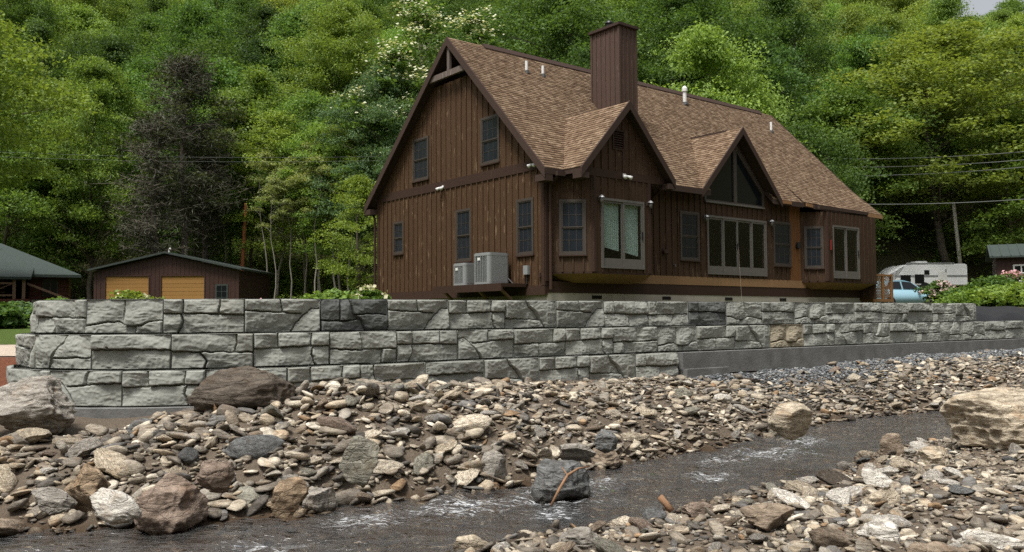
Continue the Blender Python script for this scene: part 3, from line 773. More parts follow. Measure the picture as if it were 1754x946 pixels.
# bays
def bay(tag_, s0, s1, b, ztop, zbot, right_open, wing, slid, blinds):
    r2 = math.sqrt(.5); L = b / r2
    f1 = Frame(s0, 0, 1, -1, -1, -1); f2 = Frame(s0 + b, -b, 1, 0, 0, -1)
    e = s1 if right_open else s1 - b
    wl_ = e - s0 - b
    wa0, wa1 = (L - wing) / 2, (L + wing) / 2
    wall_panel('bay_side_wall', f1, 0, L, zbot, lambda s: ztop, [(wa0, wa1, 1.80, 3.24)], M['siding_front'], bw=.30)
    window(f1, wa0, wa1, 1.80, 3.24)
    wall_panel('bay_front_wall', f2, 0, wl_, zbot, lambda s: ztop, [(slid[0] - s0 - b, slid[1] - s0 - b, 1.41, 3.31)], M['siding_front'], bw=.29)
    slider(f2, slid[0] - s0 - b, slid[1] - s0 - b, 1.41, 3.31, 2, blinds=blinds, handle=slid[1] - s0 - b - .03)
    if not right_open:
        f3 = Frame(e, -b, 1, 1, 1, -1); wall_panel('bay_side_wall', f3, 0, L, zbot, lambda s: ztop, [], M['siding_front'])
    for fr, p in ((f1, L - .02), (f2, .0)):
        mb = MB(fr); mb.box(p - .05, p + .06, -.01, .060 if fr is f1 else .064, zbot, ztop); part(mb, 'corner_board', M['trim'])
    if not right_open:
        mb = MB(f2); mb.box(wl_ - .09, wl_ + .03, -.01, .064, zbot, ztop); part(mb, 'corner_board', M['trim'])
    out = [(s0 - .03, .0), (s0 + b - .012, -b - .04), (e + .012, -b - .04), ((s1 + .0) if right_open else s1 + .03, -b - .04 if right_open else .0)]
    if right_open: out.append((s1, 0))
    mb = MB(hz); mb.prism([(p[0], p[1], zbot - .05) for p in out], (0, 0, .048)); part(mb, 'bay_floor', M['trim'])
    # slanting raw underside
    mb = MB(hz); n = len(out); low = [(p[0], max(-.02, p[1] + b) if p[1] > -.1 else -.10, .96) for p in out]
    up = [(p[0], p[1] + (.02 if p[1] < -.1 else 0), zbot - .052) for p in out]
    mb.add(up + low, [(i, i + 1, n + i + 1, n + i) for i in range(n - 1)] + [tuple(range(n)), tuple(range(2 * n - 1, n - 1, -1))]); part(mb, 'bay_underside', M['sheath'])
bay('one', .25, 4.25, .85, 3.97, 1.25, False, .62, (1.42, 3.07), True)
bay('three', 12.72, HL, .70, 3.86, 1.25, True, .56, (13.80, 15.56), False)
# gable over the first bay
FD = Frame(0, -.85, 1, 0, 0, -1)
def d1top(s): return ZA1 - abs(s - C1) * P1 - .16
VENT = (C1 - .42, C1 - .02, 4.88, 5.38)
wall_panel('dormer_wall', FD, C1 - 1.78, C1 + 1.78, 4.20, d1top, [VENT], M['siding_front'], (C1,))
mb = MB(FD); mb.box(C1 - 1.82, C1 + 1.82, -.1, .05, 3.975, 4.20); part(mb, 'band_board', M['trim'])
mb = MB(hz); mb.box(C1 - 1.84, C1 + 1.84, -.84, .05, 3.92, 3.972); part(mb, 'soffit', M['trim'])
for sx in (-1, 1):
    mb = MB(hz); mb.box(C1 + sx * 1.80 - .03, C1 + sx * 1.80 + .03, -.79, .3, 3.975, 4.24); part(mb, 'cheek_board', M['trim'])
mb = MB(FD); mb.box(VENT[0] - .05, VENT[0], 0, .06, VENT[2] - .05, VENT[3] + .05).box(VENT[1], VENT[1] + .05, 0, .06, VENT[2] - .05, VENT[3] + .05).box(VENT[0], VENT[1], 0, .058, VENT[3], VENT[3] + .05).box(VENT[0], VENT[1], 0, .058, VENT[2] - .05, VENT[2])
vo = part(mb, 'gable_vent', M['trim'])
mb = MB(FD)
for k in range(7):
    z = VENT[2] + .02 + k * .068; mb.hexa([(VENT[0], .0, z + .05), (VENT[1], .0, z + .05), (VENT[1], .045, z), (VENT[0], .045, z)], [(VENT[0], .0, z + .06), (VENT[1], .0, z + .06), (VENT[1], .045, z + .012), (VENT[0], .045, z + .012)])
part(mb, 'louver', M['trim'], vo)
# rest of the shell
mb = MB(hz); mb.box(HL - .1, HL, -.70, HW, .6, 3.9); mb.add([(HL - .05, -.3, 3.9), (HL - .05, HW, 3.9), (HL - .05, TR, ZR - .2)], [(0, 1, 2)]); part(mb, 'end_wall', M['siding_front'])
mb = MB(hz); mb.box(0, HL, HW - .1, HW, .6, ZE + EO * PR - RT - .02); part(mb, 'rear_wall', M['siding'])
mb = MB(hz); mb.box(.1, HL - .1, .02, HW - .1, 1.1, 1.2); part(mb, 'floor_slab', M['dark'])
mb = MB(hz); mb.box(.1, HL - .1, 4.2, 4.3, 1.2, 4.2); part(mb, 'inner_wall', M['dark'])
mb = MB(hz); mb.box(.05, HL, -.02, HW - .02, ZG - .5, .66); part(mb, 'foundation', M['concrete'])
for s in (1.8, 4.9, 8.1, 11.3):
    mb = MB(FF); mb.box(s, s + .4, .0, .035, .50, .60); part(mb, 'foundation_vent', M['dark'])
for k, (s, z) in enumerate(((7.62, 2.62), (8.05, 2.70), (9.02, 2.74), (8.20, 2.40))):
    bm = bmesh.new(); bmesh.ops.create_icosphere(bm, subdivisions=2, radius=.05, matrix=Matrix.Translation((s, 1.6 + .2 * k, z - ZG)))
    m_ = bpy.data.meshes.new('lamp_bulb'); bm.to_mesh(m_); bm.free(); m_.materials.append(M['glow']); lo = link('lamp_bulb', m_, house)
    mb = MB(hz); mb.tube([(s, 1.6 + .2 * k, z + .05), (s, 1.6 + .2 * k, 4.1)], .006, 5); part(mb, 'cord', M['black'], lo)

# roofs -------------------------------------------------------------
def shingle_mesh(P0, P1, P2, P3, expo=.118, seed=0):
    """P0,P1 eave ends, P2,P3 ridge ends above P1,P0: overlapping tabs laid in courses"""
    rs = np.random.RandomState(seed)
    P0, P1, P2, P3 = [np.array(p, float) for p in (P0, P1, P2, P3)]
    nrm = np.cross(P1 - P0, P3 - P0); nrm /= np.linalg.norm(nrm)
    if nrm[2] < 0: nrm = -nrm
    L = np.linalg.norm(P3 - P0); nC = int(math.ceil(L / expo)); V_, Q = [], []
    for c in range(nC):
        v0, v1 = c / nC, min(1.0, (c + 1.12) / nC)
        La = np.linalg.norm((P1 + (P2 - P1) * v0) - (P0 + (P3 - P0) * v0))
        x = -rs.uniform(0, .25)
        while x < La:
            w = rs.uniform(.08, .20); a, b = max(0, x) / La, min(La, x + w) / La
            if b > a + .002:
                lo = lambda u, v: (P0 + (P3 - P0) * v) * (1 - u) + (P1 + (P2 - P1) * v) * u
                h = .014 + rs.uniform(0, .014); dv = rs.uniform(-.06, .02) / nC
                n0 = len(V_)
                V_ += [lo(a, max(0, v0 + dv)) + nrm * h, lo(b, max(0, v0 + dv)) + nrm * h, lo(b, v1) + nrm * .004, lo(a, v1) + nrm * .004, lo(a, max(0, v0 + dv)) - nrm * .004, lo(b, max(0, v0 + dv)) - nrm * .004]
                Q += [(n0, n0 + 1, n0 + 2, n0 + 3), (n0 + 4, n0 + 5, n0 + 1, n0)]
            x += w
    V_ = np.array(V_); V_[:, 2] -= ZG
    return np_mesh('shingles', V_, Q, M['shingle'])
def slab(mb, P0, P1, P2, P3, t=RT):
    """roof deck below the given top surface"""
    mb.hexa([(p[0], p[1], p[2] - t) for p in (P0, P1, P2, P3)], [(p[0], p[1], p[2] - .006) for p in (P0, P1, P2, P3)])
X0, XE, XK = -RO_, 17.50, 12.30
yk, zk = .55, ZE + (.55 + EO) * PF
A = [(X0, -EO, ZE), (XK, -EO, ZE), (XK, TR, ZR), (X0, TR, ZR)]
B = [(XK, yk, zk), (XE, yk, zk), (XE, TR, ZR), (XK, TR, ZR)]
Cc = [(XK, -EO - .05, ZE + .02), (XE, -.72, 4.0), (XE, yk, zk), (XK, yk, zk)]
Dd = [(XE, HW + EO, ZE), (X0, HW + EO, ZE), (X0, TR, ZR), (XE, TR, ZR)]
mb = MB(hz)
yc = .14; zc2 = ZE + (yc + EO) * PF
hc = H2 - .46
A1 = [(X0, -EO, ZE), (C2 - hc, -EO, ZE), (C2 - hc, TR, ZR), (X0, TR, ZR)]
A2 = [(C2 - hc, yc, zc2), (C2 + hc, yc, zc2), (C2 + hc, TR, ZR), (C2 - hc, TR, ZR)]
A3 = [(C2 + hc, -EO, ZE), (XK, -EO, ZE), (XK, TR, ZR), (C2 + hc, TR, ZR)]
for p in (A1, A2, A3, B, Cc, Dd): slab(mb, *p)
roof = part(mb, 'roof', M['rake'])
for k, p in enumerate((A1, A2, A3, B, Cc, Dd)):
    o = link('shingles', shingle_mesh(*p, seed=k), roof); o['kind'] = 'stuff'
mb = MB(hz); mb.hexa([(1.1, TR - .16, ZR - .10), (XE - .9, TR - .16, ZR - .10), (XE - .9, TR + .16, ZR - .10), (1.1, TR + .16, ZR - .10)], [(1.1, TR - .05, ZR + .075), (XE - .9, TR - .05, ZR + .075), (XE - .9, TR + .05, ZR + .075), (1.1, TR + .05, ZR + .075)])
part(mb, 'ridge_vent', M['rake'], roof)
def rake(fr_pts, parent, th=.05, dep=.27, n_off=(0, 0)):
    (a, b) = fr_pts; mb = MB(hz)
    mb.hexa([(a[0], a[1], a[2] - dep), (b[0], b[1], b[2] - dep), (b[0] + n_off[0], b[1] + n_off[1], b[2] - dep), (a[0] + n_off[0], a[1] + n_off[1], a[2] - dep)],
            [(a[0], a[1], a[2] + .02), (b[0], b[1], b[2] + .02), (b[0] + n_off[0], b[1] + n_off[1], b[2] + .02), (a[0] + n_off[0], a[1] + n_off[1], a[2] + .02)])
    return part(mb, 'rake_board', M['rake'], parent)
rake(((X0 - .002, -EO - .03, ZE - .03), (X0 - .002, TR, ZR)), roof, n_off=(-.05, 0)); rake(((X0 - .003, TR, ZR), (X0 - .003, HW + EO + .03, ZE - .03)), roof, n_off=(-.05, 0))
rake(((XE + .002, -.72, 3.99), (XE + .002, yk, zk)), roof, n_off=(.05, 0)); rake(((XE + .002, yk, zk), (XE + .002, TR, ZR)), roof, n_off=(.05, 0))
# eave boxes where the rakes land
for y0, y1 in ((-EO - .03, .0), (HW, HW + EO + .03)):
    mb = MB(hz); mb.box(X0 - .04, .0 - .065, y0, y1, ZE - .36, ZE - .17); part(mb, 'eave_return', M['rake'], roof)
def fascia(a, b, mat=M['rake'], dep=.17):
    mb = MB(hz); mb.hexa([(a[0], a[1] - .035, a[2] - dep), (b[0], b[1] - .035, b[2] - dep), (b[0], b[1] - .002, b[2] - dep), (a[0], a[1] - .002, a[2] - dep)], [(a[0], a[1] - .035, a[2] - .005), (b[0], b[1] - .035, b[2] - .005), (b[0], b[1] - .002, b[2] - .005), (a[0], a[1] - .002, a[2] - .005)])
    return part(mb, 'fascia', mat, roof)
fascia((X0 + .01, -EO, ZE), (C1 - H1 - .02, -EO, ZE)); fascia((C1 + H1 + .02, -EO, ZE), (C2 - H2 - .02, -EO, ZE))
fascia((C2 + H2 + .03, -EO, ZE), (C2 + H2 + .62, -EO, ZE), M['lattice'], .12); fascia((C2 + H2 + .63, -EO, ZE), (XK, -EO, ZE)); fascia((XK + .1, -EO - .08, ZE), (XK + .5, -EO - .10, ZE - .03), M['lattice'], .12)
fascia((XK + .55, -EO - .12, ZE - .03), (XE - 1.05, -.66, 4.03)); fascia((XE - 1.0, -.665, 4.03), (XE, -.72, 4.0), M['sheath'], .15)
# dormer roofs
def dormer(c, h, za, nfr, yback, sd):
    p = MB(hz); zl = ZE
    Lp = [(c - h, -nfr, zl), (c, -nfr, za), (c, yback, za), (c - h, yback, zl)]
    Rp = [(c + h, -nfr, zl), (c, -nfr, za), (c, yback, za), (c + h, yback, zl)]
    for q_ in (Lp, Rp): slab(p, *q_, .14)
    ro = part(p, 'dormer_roof', M['rake'])
    for k, (e0, e1, r1, r0) in enumerate((((c - h, yback, zl), (c - h, -nfr, zl), (c, -nfr, za), (c, yback, za)), ((c + h, -nfr, zl), (c + h, yback, zl), (c, yback, za), (c, -nfr, za)))):
        o = link('shingles', shingle_mesh(e0, e1, r1, r0, seed=sd + k), ro); o['kind'] = 'stuff'
    rake(((c - h - .02, -nfr - .002, zl - .03), (c, -nfr - .002, za + .01)), ro, dep=.24, n_off=(0, -.05)); rake(((c, -nfr - .003, za + .01), (c + h + .02, -nfr - .003, zl - .03)), ro, dep=.24, n_off=(0, -.05))
    return ro
d1 = dormer(C1, H1, ZA1, N1, 1.75, 20); d2 = dormer(C2, H2, ZA2, .40, 2.0, 30)
for sx in (-1, 1):
    mb = MB(hz); x = C1 + sx * (H1 - .13); mb.box(x - .15, x + .15, -N1 - .03, -.80, ZE - .30, ZE - .14); part(mb, 'eave_return', M['rake'], d1)
mb = MB(hz); mb.box(C2 - .05, C2 + .05, .25, 2.05, ZA2 - .03, ZA2 + .035); part(mb, 'ridge_cap', M['rake'], d2)
# chimney
CS0, CS1, CT0, CT1, CZ = 4.55, 5.35, 1.40, 2.70, 9.68
mb = MB(hz); mb.box(CS0 + .02, CS1 - .02, CT0 + .02, CT1 - .02, 5.2, CZ); chim = part(mb, 'chimney', M['chimney'])
for (fr, ln, zb0) in ((Frame(CS0 + .02, CT0, 0, 1, -1, 0), CT1 - CT0, 5.4), (Frame(CS0, CT0 + .02, 1, 0, 0, -1), CS1 - CS0, 5.4), (Frame(CS1 - .02, CT0, 0, 1, 1, 0), CT1 - CT0, 5.4)):
    n = max(3, round(ln / .22))
    for k in range(n):
        a, b = ln * k / n, ln * (k + 1) / n
        mb = MB(fr); mb.box(a + .003, b - .003, 0, .022 + rngh.uniform(0, .006), zb0, CZ); mb.build('siding_board', M['chimney'], chim)
        if k:
            mb = MB(fr); mb.box(a - .022, a + .022, .0, .048, zb0, CZ); mb.build('batten', M['chimney'], chim)
for (sx, ty) in ((CS0, CT0), (CS1, CT0), (CS0, CT1)):
    mb = MB(hz); mb.box(sx - .035, sx + .035, ty - .035, ty + .035, 5.4, CZ - .003); mb.build('corner_board', M['chimney'], chim)
mb = MB(hz); mb.box(CS0 - .09, CS1 + .09, CT0 - .09, CT1 + .09, CZ, CZ + .11); mb.build('chimney_cap', M['rake'], chim, bevel=.015)
mb = MB(hz); fx0, fy0 = (CS0 + CS1) / 2, CT1 - .45
mb.tube([(fx0, fy0, CZ + .11), (fx0, fy0, CZ + .36)], .10, 14).tube([(fx0, fy0, CZ + .38), (fx0, fy0, CZ + .43)], [.15, .13], 14).tube([(fx0, fy0, CZ + .43), (fx0, fy0, CZ + .50)], [.06, .03], 10)
mb.build('flue', M['black'], chim)
# vent pipes through the roof
for (px, py, h, r, capd) in ((902, 124, .38, .05, 0), (930, 130, .34, .05, 0), (1173, 178, .62, .075, 1), (1321, 226, .42, .05, 0)):
    p = roof_hit(px, py); mb = MB(hz); mb.tube([(p[0], p[1], p[2] - .1), (p[0], p[1], p[2] + h)], r, 12)
    if capd: mb.tube([(p[0], p[1], p[2] + h - .12), (p[0], p[1], p[2] + h), (p[0], p[1], p[2] + h + .10)], [r * 1.5, r * 1.5, r * .5], 12)
    o = mb.build('vent_pipe', M['white'], roof); mb = MB(hz); mb.tube([(p[0], p[1] - .02, p[2] - .06), (p[0], p[1] - .02, p[2] + .06)], [r * 1.9, r * 1.25], 12)
    f = mb.build('pipe_flashing', M['dark_grille'], roof)
# gutters and downspouts
for (a, b) in ((X0 + .35, C1 - H1 - .05), (C1 + H1 + .1, C2 - H2 - .1), (XK + .6, XE - 1.1)):
    y = -EO - .10 if a < 12 else -.72; mb = MB(hz); mb.box(a, b, y - .03, y + .06, ZE - .20, ZE - .08); part(mb, 'gutter', M['rake'])
for pts in ([(.10, -EO - .05, ZE - .2), (.10, -.12, ZE - .42), (.10, -.12, .75)], [(-.10, HW + EO - .02, ZE - .2), (-.12, HW + .08, ZE - .5), (-.12, HW + .08, .5)], [(4.42, -EO - .05, ZE - .2), (4.36, -.12, ZE - .45), (4.36, -.12, 3.2)]):
    mb = MB(hz); mb.tube(pts, .045, 8); part(mb, 'downspout', M['trim'])
# lamps and fittings on the walls
def lantern(fr, s, z):
    mb = MB(fr); mb.box(s - .05, s + .05, .02, .05, z - .02, z + .12).tube([(s, .04, z + .10), (s, .15, z + .13)], .015, 6)
    o = part(mb, 'wall_lantern', M['frame'])
    mb = MB(fr); mb.tube([(s, .15, z - .10), (s, .15, z + .06)], [.045, .06], 10); part(mb, 'lamp_glass', M['doorframe'], o, smooth=True)
    mb = MB(fr); mb.tube([(s, .15, z + .06), (s, .15, z + .10), (s, .15, z + .14)], [.09, .07, .02], 10); part(mb, 'lamp_cap', M['chrome'], o)
F1f = Frame(1.10, -.85, 1, 0, 0, -1)
lantern(F1f, .18, 3.30); lantern(F1f, 2.22, 3.30); lantern(FF, 7.02, 3.22); lantern(FF, 10.72, 3.30)
def flood(fr, s, z):
    mb = MB(fr); mb.box(s - .05, s + .05, .05, .08, z - .05, z + .05); o = part(mb, 'floodlight', M['white'])
    for sx in (-1, 1):
        mb = MB(fr); mb.tube([(s + sx * .03, .08, z), (s + sx * .10, .17, z - .05), (s + sx * .13, .24, z - .09)], [.02, .045, .06], 10); part(mb, 'lamp_head', M['white'], o, smooth=True)
flood(FG, 5.05, 4.28); flood(FG, .32, 4.38); flood(FD, C1 - .02, 4.10)
mb = MB(FF); mb.tube([(4.95, .03, 2.05), (4.95, .14, 2.02), (4.95, .17, 1.94)], [.09, .09, .08], 10); part(mb, 'dryer_vent', M['trim'])
mb = MB(FF); mb.tube([(5.45, .03, 1.62), (5.45, .10, 1.62), (5.45, .12, 1.55)], .035, 8); part(mb, 'hose_tap', M['frame'])
mb = MB(FF); mb.tube([(12.45, .03, 2.55), (12.45, .12, 2.55)], [.09, .11], 10); mb.tube([(12.45, .12, 2.48), (12.45, .12, 2.70)], .07, 8); part(mb, 'meter_box', M['black'])
mb = MB(Frame(13.42, -.70, 1, 0, 0, -1)); mb.box(.13, .18, .05, .09, 2.42, 2.80); part(mb, 'thermometer', M['red'])
mb = MB(FG); mb.box(.62, .82, .05, .14, 1.20, 1.46); part(mb, 'switch_box', M['grey_metal'])
mb = MB(FG); mb.tube([(.72, .09, 1.20), (.72, .09, .92), (.85, .12, .86), (1.05, .3, .92), (1.25, .35, 1.1)], .022, 7); part(mb, 'conduit', M['black'])
mb = MB(FG); mb.box(.10, .20, .05, .10, 1.10, 1.22); part(mb, 'outlet_box', M['trim'])
# equipment shelf on the gable end
mb = MB(FG); mb.box(.75, 4.25, .02, 1.0, .84, .94); mb.box(.75, 4.25, .95, 1.0, .72, .84); shelf = part(mb, 'equipment_shelf', M['trim'])
for t_ in (1.0, 2.1, 3.9):
    mb = MB(FG); mb.hexa([(t_, .03, .20), (t_ + .09, .03, .20), (t_ + .09, .12, .20), (t_, .12, .20)], [(t_, .80, .84), (t_ + .09, .80, .84), (t_ + .09, .90, .84), (t_, .90, .84)]); mb.build('strut', M['stair_wood'], shelf)
def ac_unit(t_, dpt, size, hgt, lab):
    c = HC + HV * t_ - HU * dpt
    o = empty('air_conditioner', (c[0], c[1], .94), math.pi / 2 - YAW)
    tag(o, lab, 'air conditioner', 'air conditioning units on the gable shelf')
    h = size / 2; r = .10
    mb = MB(); mb.box(-h + .05, h - .05, -h + .05, h - .05, .03, hgt - .04); mb.build('coil', M['dark_grille'], o)
    ring = []
    for cx, cy_, a0 in ((h - r, h - r, 0), (-h + r, h - r, 90), (-h + r, -h + r, 180), (h - r, -h + r, 270)):
        for k in range(5):
            an = math.radians(a0 + 22.5 * k); ring.append((cx + r * math.cos(an), cy_ + r * math.sin(an)))
    mb = MB(); mb.prism([(x, y, 0) for x, y in ring], (0, 0, .06)); mb.build('base_pan', M['grey_metal'], o)
    mb = MB(); mb.prism([(x * 1.01, y * 1.01, hgt - .09) for x, y in ring], (0, 0, .06)); mb.prism([(x * .97, y * .97, hgt - .031) for x, y in ring], (0, 0, .03)); mb.build('top_cap', M['grey_metal'], o)
    for side in range(4):
        ca, sa = math.cos(side * math.pi / 2), math.sin(side * math.pi / 2); mb = MB(lambda x, y, z: (x * ca - y * sa, x * sa + y * ca, z))
        n = 7 if side in (1, 3) else 17
        for k in range(n):
            x = -h + r + (2 * h - 2 * r) * (k + .5) / n; wd = .011 if side in (1, 3) else .013
            yy = (-h + .012)
            if side == 0: mb.box(x - wd, x + wd, yy - .014, yy + .03, .06, hgt - .09)
            else: mb.box(x - wd, x + wd, yy - .012, yy + .03, .06, hgt - .09)
        mb.build('louvers', M['grey_metal'], o)
        mb = MB(lambda x, y, z: (x * ca - y * sa, x * sa + y * ca, z)); mb.prism([(-h + r * (1 - math.cos(a)), -h + r * (1 - math.sin(a)), .06) for a in np.linspace(0, math.pi / 2, 6)] + [(-h + r, -h + .04, .06), (-h + .04, -h + .04, .06), (-h + .04, -h + r, .06)][:1], (0, 0, hgt - .15)); mb.build('corner_post', M['grey_metal'], o)
    mb = MB(); mb.box(-h - .012, -h - .004, .02, .14, hgt - .22, hgt - .14); mb.build('badge', M['white'], o)
    mb = MB()
    for k in range(4): 
        rr = h * (.25 + .18 * k); mb.tube([(rr * math.cos(a), rr * math.sin(a), hgt + .005) for a in np.linspace(0, 2 * math.pi, 25)], .006, 4, cap=False)
    mb.build('fan_guard', M['dark_grille'], o)
ac_unit(1.80, .55, .78, .92, 'larger pale grey air conditioner nearer the house corner')
ac_unit(3.02, .55, .66, .68, 'smaller pale grey air conditioner left of the large one')
# small deck with lattice rail at the far end
dk = empty('deck', tuple(HC + HU * 17.75 - HV * .2) + (ZG,), math.pi / 2 - YAW)
tag(dk, 'small wooden deck with lattice rail at the house end', 'deck')
mb = MB(); mb.box(-.7, .95, -.3, 2.5, .30, .42); mb.build('platform', M['lattice'], dk)
for x in (-.55, .2, .9):
    mb = MB(); mb.box(x - .05, x + .05, -.29, -.19, -.3, 1.45); mb.build('post', M['lattice'], dk)
mb = MB(); mb.box(-.6, .95, -.28, -.2, 1.35, 1.43); mb.build('rail', M['lattice'], dk)
for k in range(15):
    for sg in (-1, 1):
        x = -.6 + k * .10; mb = MB(); yo = -.25 if sg < 0 else -.225
        x2 = min(.88, max(-.6, x + sg * .8)); f = abs(x2 - x) / .8
        if f > .05: mb.hexa([(x, yo, .45), (x + .05, yo, .45), (x + .05, yo + .01, .45), (x, yo + .01, .45)], [(x2, yo, .45 + .9 * f), (x2 + .05, yo, .45 + .9 * f), (x2 + .05, yo + .01, .45 + .9 * f), (x2, yo + .01, .45 + .9 * f)]); mb.build('lattice_slat', M['lattice'], dk)
# slack cord hanging by the big sliding door
mb = MB(); p0 = HC + HU * 8.78 - HV * .12; p1 = HC + HU * 6.9 - HV * 1.6
mb.tube([(p0[0], p0[1], 2.35), (p0[0] * .8 + p1[0] * .2, p0[1] * .8 + p1[1] * .2, 1.75), (p0[0] * .45 + p1[0] * .55, p0[1] * .45 + p1[1] * .55, 1.05), (p1[0], p1[1], .25)], .003, 5)
tag(mb.build('rope', M['rope']), 'thin pale rope slanting down from the wide sliding door', 'rope')

# ------------------------------------------------------------------ stones and boulders
def ico(sub):
    bm = bmesh.new(); bmesh.ops.create_icosphere(bm, subdivisions=sub, radius=1.0)
    V_ = np.array([v.co[:] for v in bm.verts]); Fc = np.array([[v.index for v in f.verts] for f in bm.faces]); bm.free()
    return V_, Fc
ICO = {k: ico(k) for k in (1, 2, 3, 4, 5, 6)}
def n3(P, s, seed):
    """3-d value noise, -1..1"""
    Q = P * s + seed * 13.7; i = np.floor(Q); f = Q - i; f = f * f * (3 - 2 * f); r = 0
    for dx in (0, 1):
        for dy in (0, 1):
            for dz in (0, 1):
                h = np.sin((i[:, 0] + dx) * 127.1 + (i[:, 1] + dy) * 311.7 + (i[:, 2] + dz) * 74.7 + seed * 3.3) * 43758.5453
                h = h - np.floor(h)
                r = r + h * (f[:, 0] if dx else 1 - f[:, 0]) * (f[:, 1] if dy else 1 - f[:, 1]) * (f[:, 2] if dz else 1 - f[:, 2])
    return r * 2 - 1
def rock(sub, seed, dims=(1, .75, .5), facets=9, cut=(.55, .9), rough=.06, strata=0.0):
    rs = np.random.RandomState(seed); V_, Fc = ICO[sub]; P = V_.copy()
    P = P * (1 + .18 * n3(P, 1.3, seed))[:, None]
    for _ in range(facets):
        n = rs.normal(size=3); n /= np.linalg.norm(n); d = rs.uniform(*cut)
        P = P - np.maximum(0, P @ n - d)[:, None] * n * .98
    if sub >= 3:
        m = np.linalg.norm(P, axis=1, keepdims=True); U_ = P / np.maximum(m, 1e-6)
        P = P + U_ * (rough * n3(P, 2.6, seed + 1) + rough * .5 * (1 - 2 * np.abs(n3(P, 5.5, seed + 2))) + rough * .22 * n3(P, 13, seed + 3))[:, None]
        if strata: P = P + U_ * (strata * n3(P * np.array([.8, .8, 5.0]) + .3 * P[:, [1, 2, 0]], 1.6, seed + 4))[:, None]
    P = P / np.abs(P).max(0) * np.array(dims)
    return P, Fc
COLS = {'tan': (0.439, 0.384, 0.299), 'beige': (0.548, 0.494, 0.403), 'pale grey': (0.548, 0.53, 0.488), 'grey': (0.286, 0.27, 0.244), 'slate grey': (0.14, 0.146, 0.148), 'brown': (0.25, 0.201, 0.153), 'dark brown': (0.098, 0.082, 0.066), 'rust brown': (0.286, 0.217, 0.148), 'grey-green': (0.231, 0.226, 0.189), 'reddish brown': (0.249, 0.196, 0.159)}
def gz(x, y): return float(ground_z(np.array([float(x)]), np.array([float(y)]))[0])
BIG = []; SHORT = []
def boulder(px, base_y, wpx, hpx, colour, seed, label, depth=.8, rot=0.0, tilt=0.0, sub=5, facets=9, strata=.012, z=None, rough=.085, wet=False, sink=.12, name='boulder', Y=None):
    """stands on the ground where the photograph shows its foot, at its real size"""
    zz = -1.6 if z is None else z
    if Y is not None: p = at(px, base_y, Y)
    else:
        p = gp(px, base_y, zz)
        for _ in range(8):
            if z is None: zz = gz(p[0], p[1])
            p = gp(px, base_y, zz)
    k = p[1] / F_PX; w, h = wpx * k / 2, hpx * k / 2
    V_, Fc = rock(sub, seed, (w, w * depth, h * (1 + sink)), facets + 3, (.42, .86), rough, strata)
    V_[:, 2] = np.where(V_[:, 2] < 0, V_[:, 2] * 1.25, V_[:, 2])
    lo_ = V_[:, 2] < -.1 * h; V_[lo_, :2] *= 1.06
    ct, st = math.cos(tilt), math.sin(tilt)
    V_ = np.stack([V_[:, 0] * ct + V_[:, 2] * st, V_[:, 1], -V_[:, 0] * st + V_[:, 2] * ct], 1)
    me = np_mesh(name, V_, Fc, M['stone'], True)
    zc = h * (1 - sink) - .035
    gnd = min(gz(p[0], p[1] + w * depth * .6), p[2] + .3)
    dy_ = w * depth * .7; p[0] *= (p[1] + dy_) / p[1]
    o = link(name, me, None, (p[0], p[1] + dy_, p[2] + zc)); o.rotation_euler = (0, 0, rot)
    c = COLS[colour]; o.color = (*c, 1)
    tag(o, label, name.replace('_', ' '))
    BIG.append((p[0], p[1] + w * depth * .7, w * 1.02)); SHORT.append(' '.join(label.split()[:next(i for i, w_ in enumerate(label.split()) if w_.strip(',') in ('boulder', 'stone', 'slab', 'oval')) + 1]))
    return o
boulder(284, 921, 138, 112, 'reddish brown', 3, 'dark red-brown angular boulder at the water edge, largest of the low bank', sub=6, depth=.9, facets=12, z=-1.93, rot=.3)
boulder(60, 726, 165, 92, 'grey', 4, 'broad dusty grey-brown boulder by the curved wall end', sub=6, depth=.7, facets=7, strata=.012, rough=.10, Y=9.7)
boulder(425, 704, 192, 80, 'dark brown', 9, 'wide dark brown boulder leaning against the block wall', sub=6, depth=.5, facets=8, strata=.010, Y=10.15, sink=.2)
boulder(1722, 774, 205, 108, 'tan', 14, 'huge pale pink-veined boulder on the gravel bar beside the stream', sub=6, depth=.85, facets=10, strata=.010, rot=.2)
boulder(960, 866, 106, 92, 'slate grey', 21, 'wet dark grey boulder standing midstream with a branch across it', sub=6, depth=.9, z=-1.95, facets=11)
boulder(1355, 732, 72, 48, 'tan', 122, 'rounded tan boulder at the far edge of the stream', depth=.9, facets=-2, strata=.01, rough=.05, sink=.25)
boulder(984, 724, 68, 56, 'beige', 23, 'pale cream boulder with brown cap below the wall middle', depth=.8, facets=8)
boulder(843, 834, 60, 64, 'grey', 24, 'rounded grey boulder at the bank edge before the midstream rock', depth=.9, facets=5, z=-1.9)
boulder(618, 812, 66, 72, 'grey-green', 25, 'upright grey-green boulder half buried in the rubble bank', depth=.8, facets=9)
boulder(172, 796, 94, 58, 'grey', 26, 'long smooth grey-brown boulder lying on the left bank', depth=.6, facets=5, tilt=.35)
boulder(152, 862, 84, 70, 'rust brown', 27, 'flat rust-brown slab boulder above the dark angular boulder', depth=.7, facets=10, tilt=.2)
boulder(196, 882, 98, 46, 'pale grey', 28, 'pale tilted slab resting against the dark angular boulder', depth=.5, facets=10, tilt=.55)
boulder(364, 826, 68, 54, 'reddish brown', 29, 'cracked reddish brown block stone on the left bank', depth=.8, facets=12)
boulder(420, 886, 78, 54, 'grey-green', 30, 'grey-green veined boulder at the water left of centre', depth=.8, facets=9, z=-1.92)
boulder(1030, 802, 70, 40, 'brown', 31, 'low brown mossy boulder at the water behind the midstream rock', depth=.8, facets=5, z=-1.9)
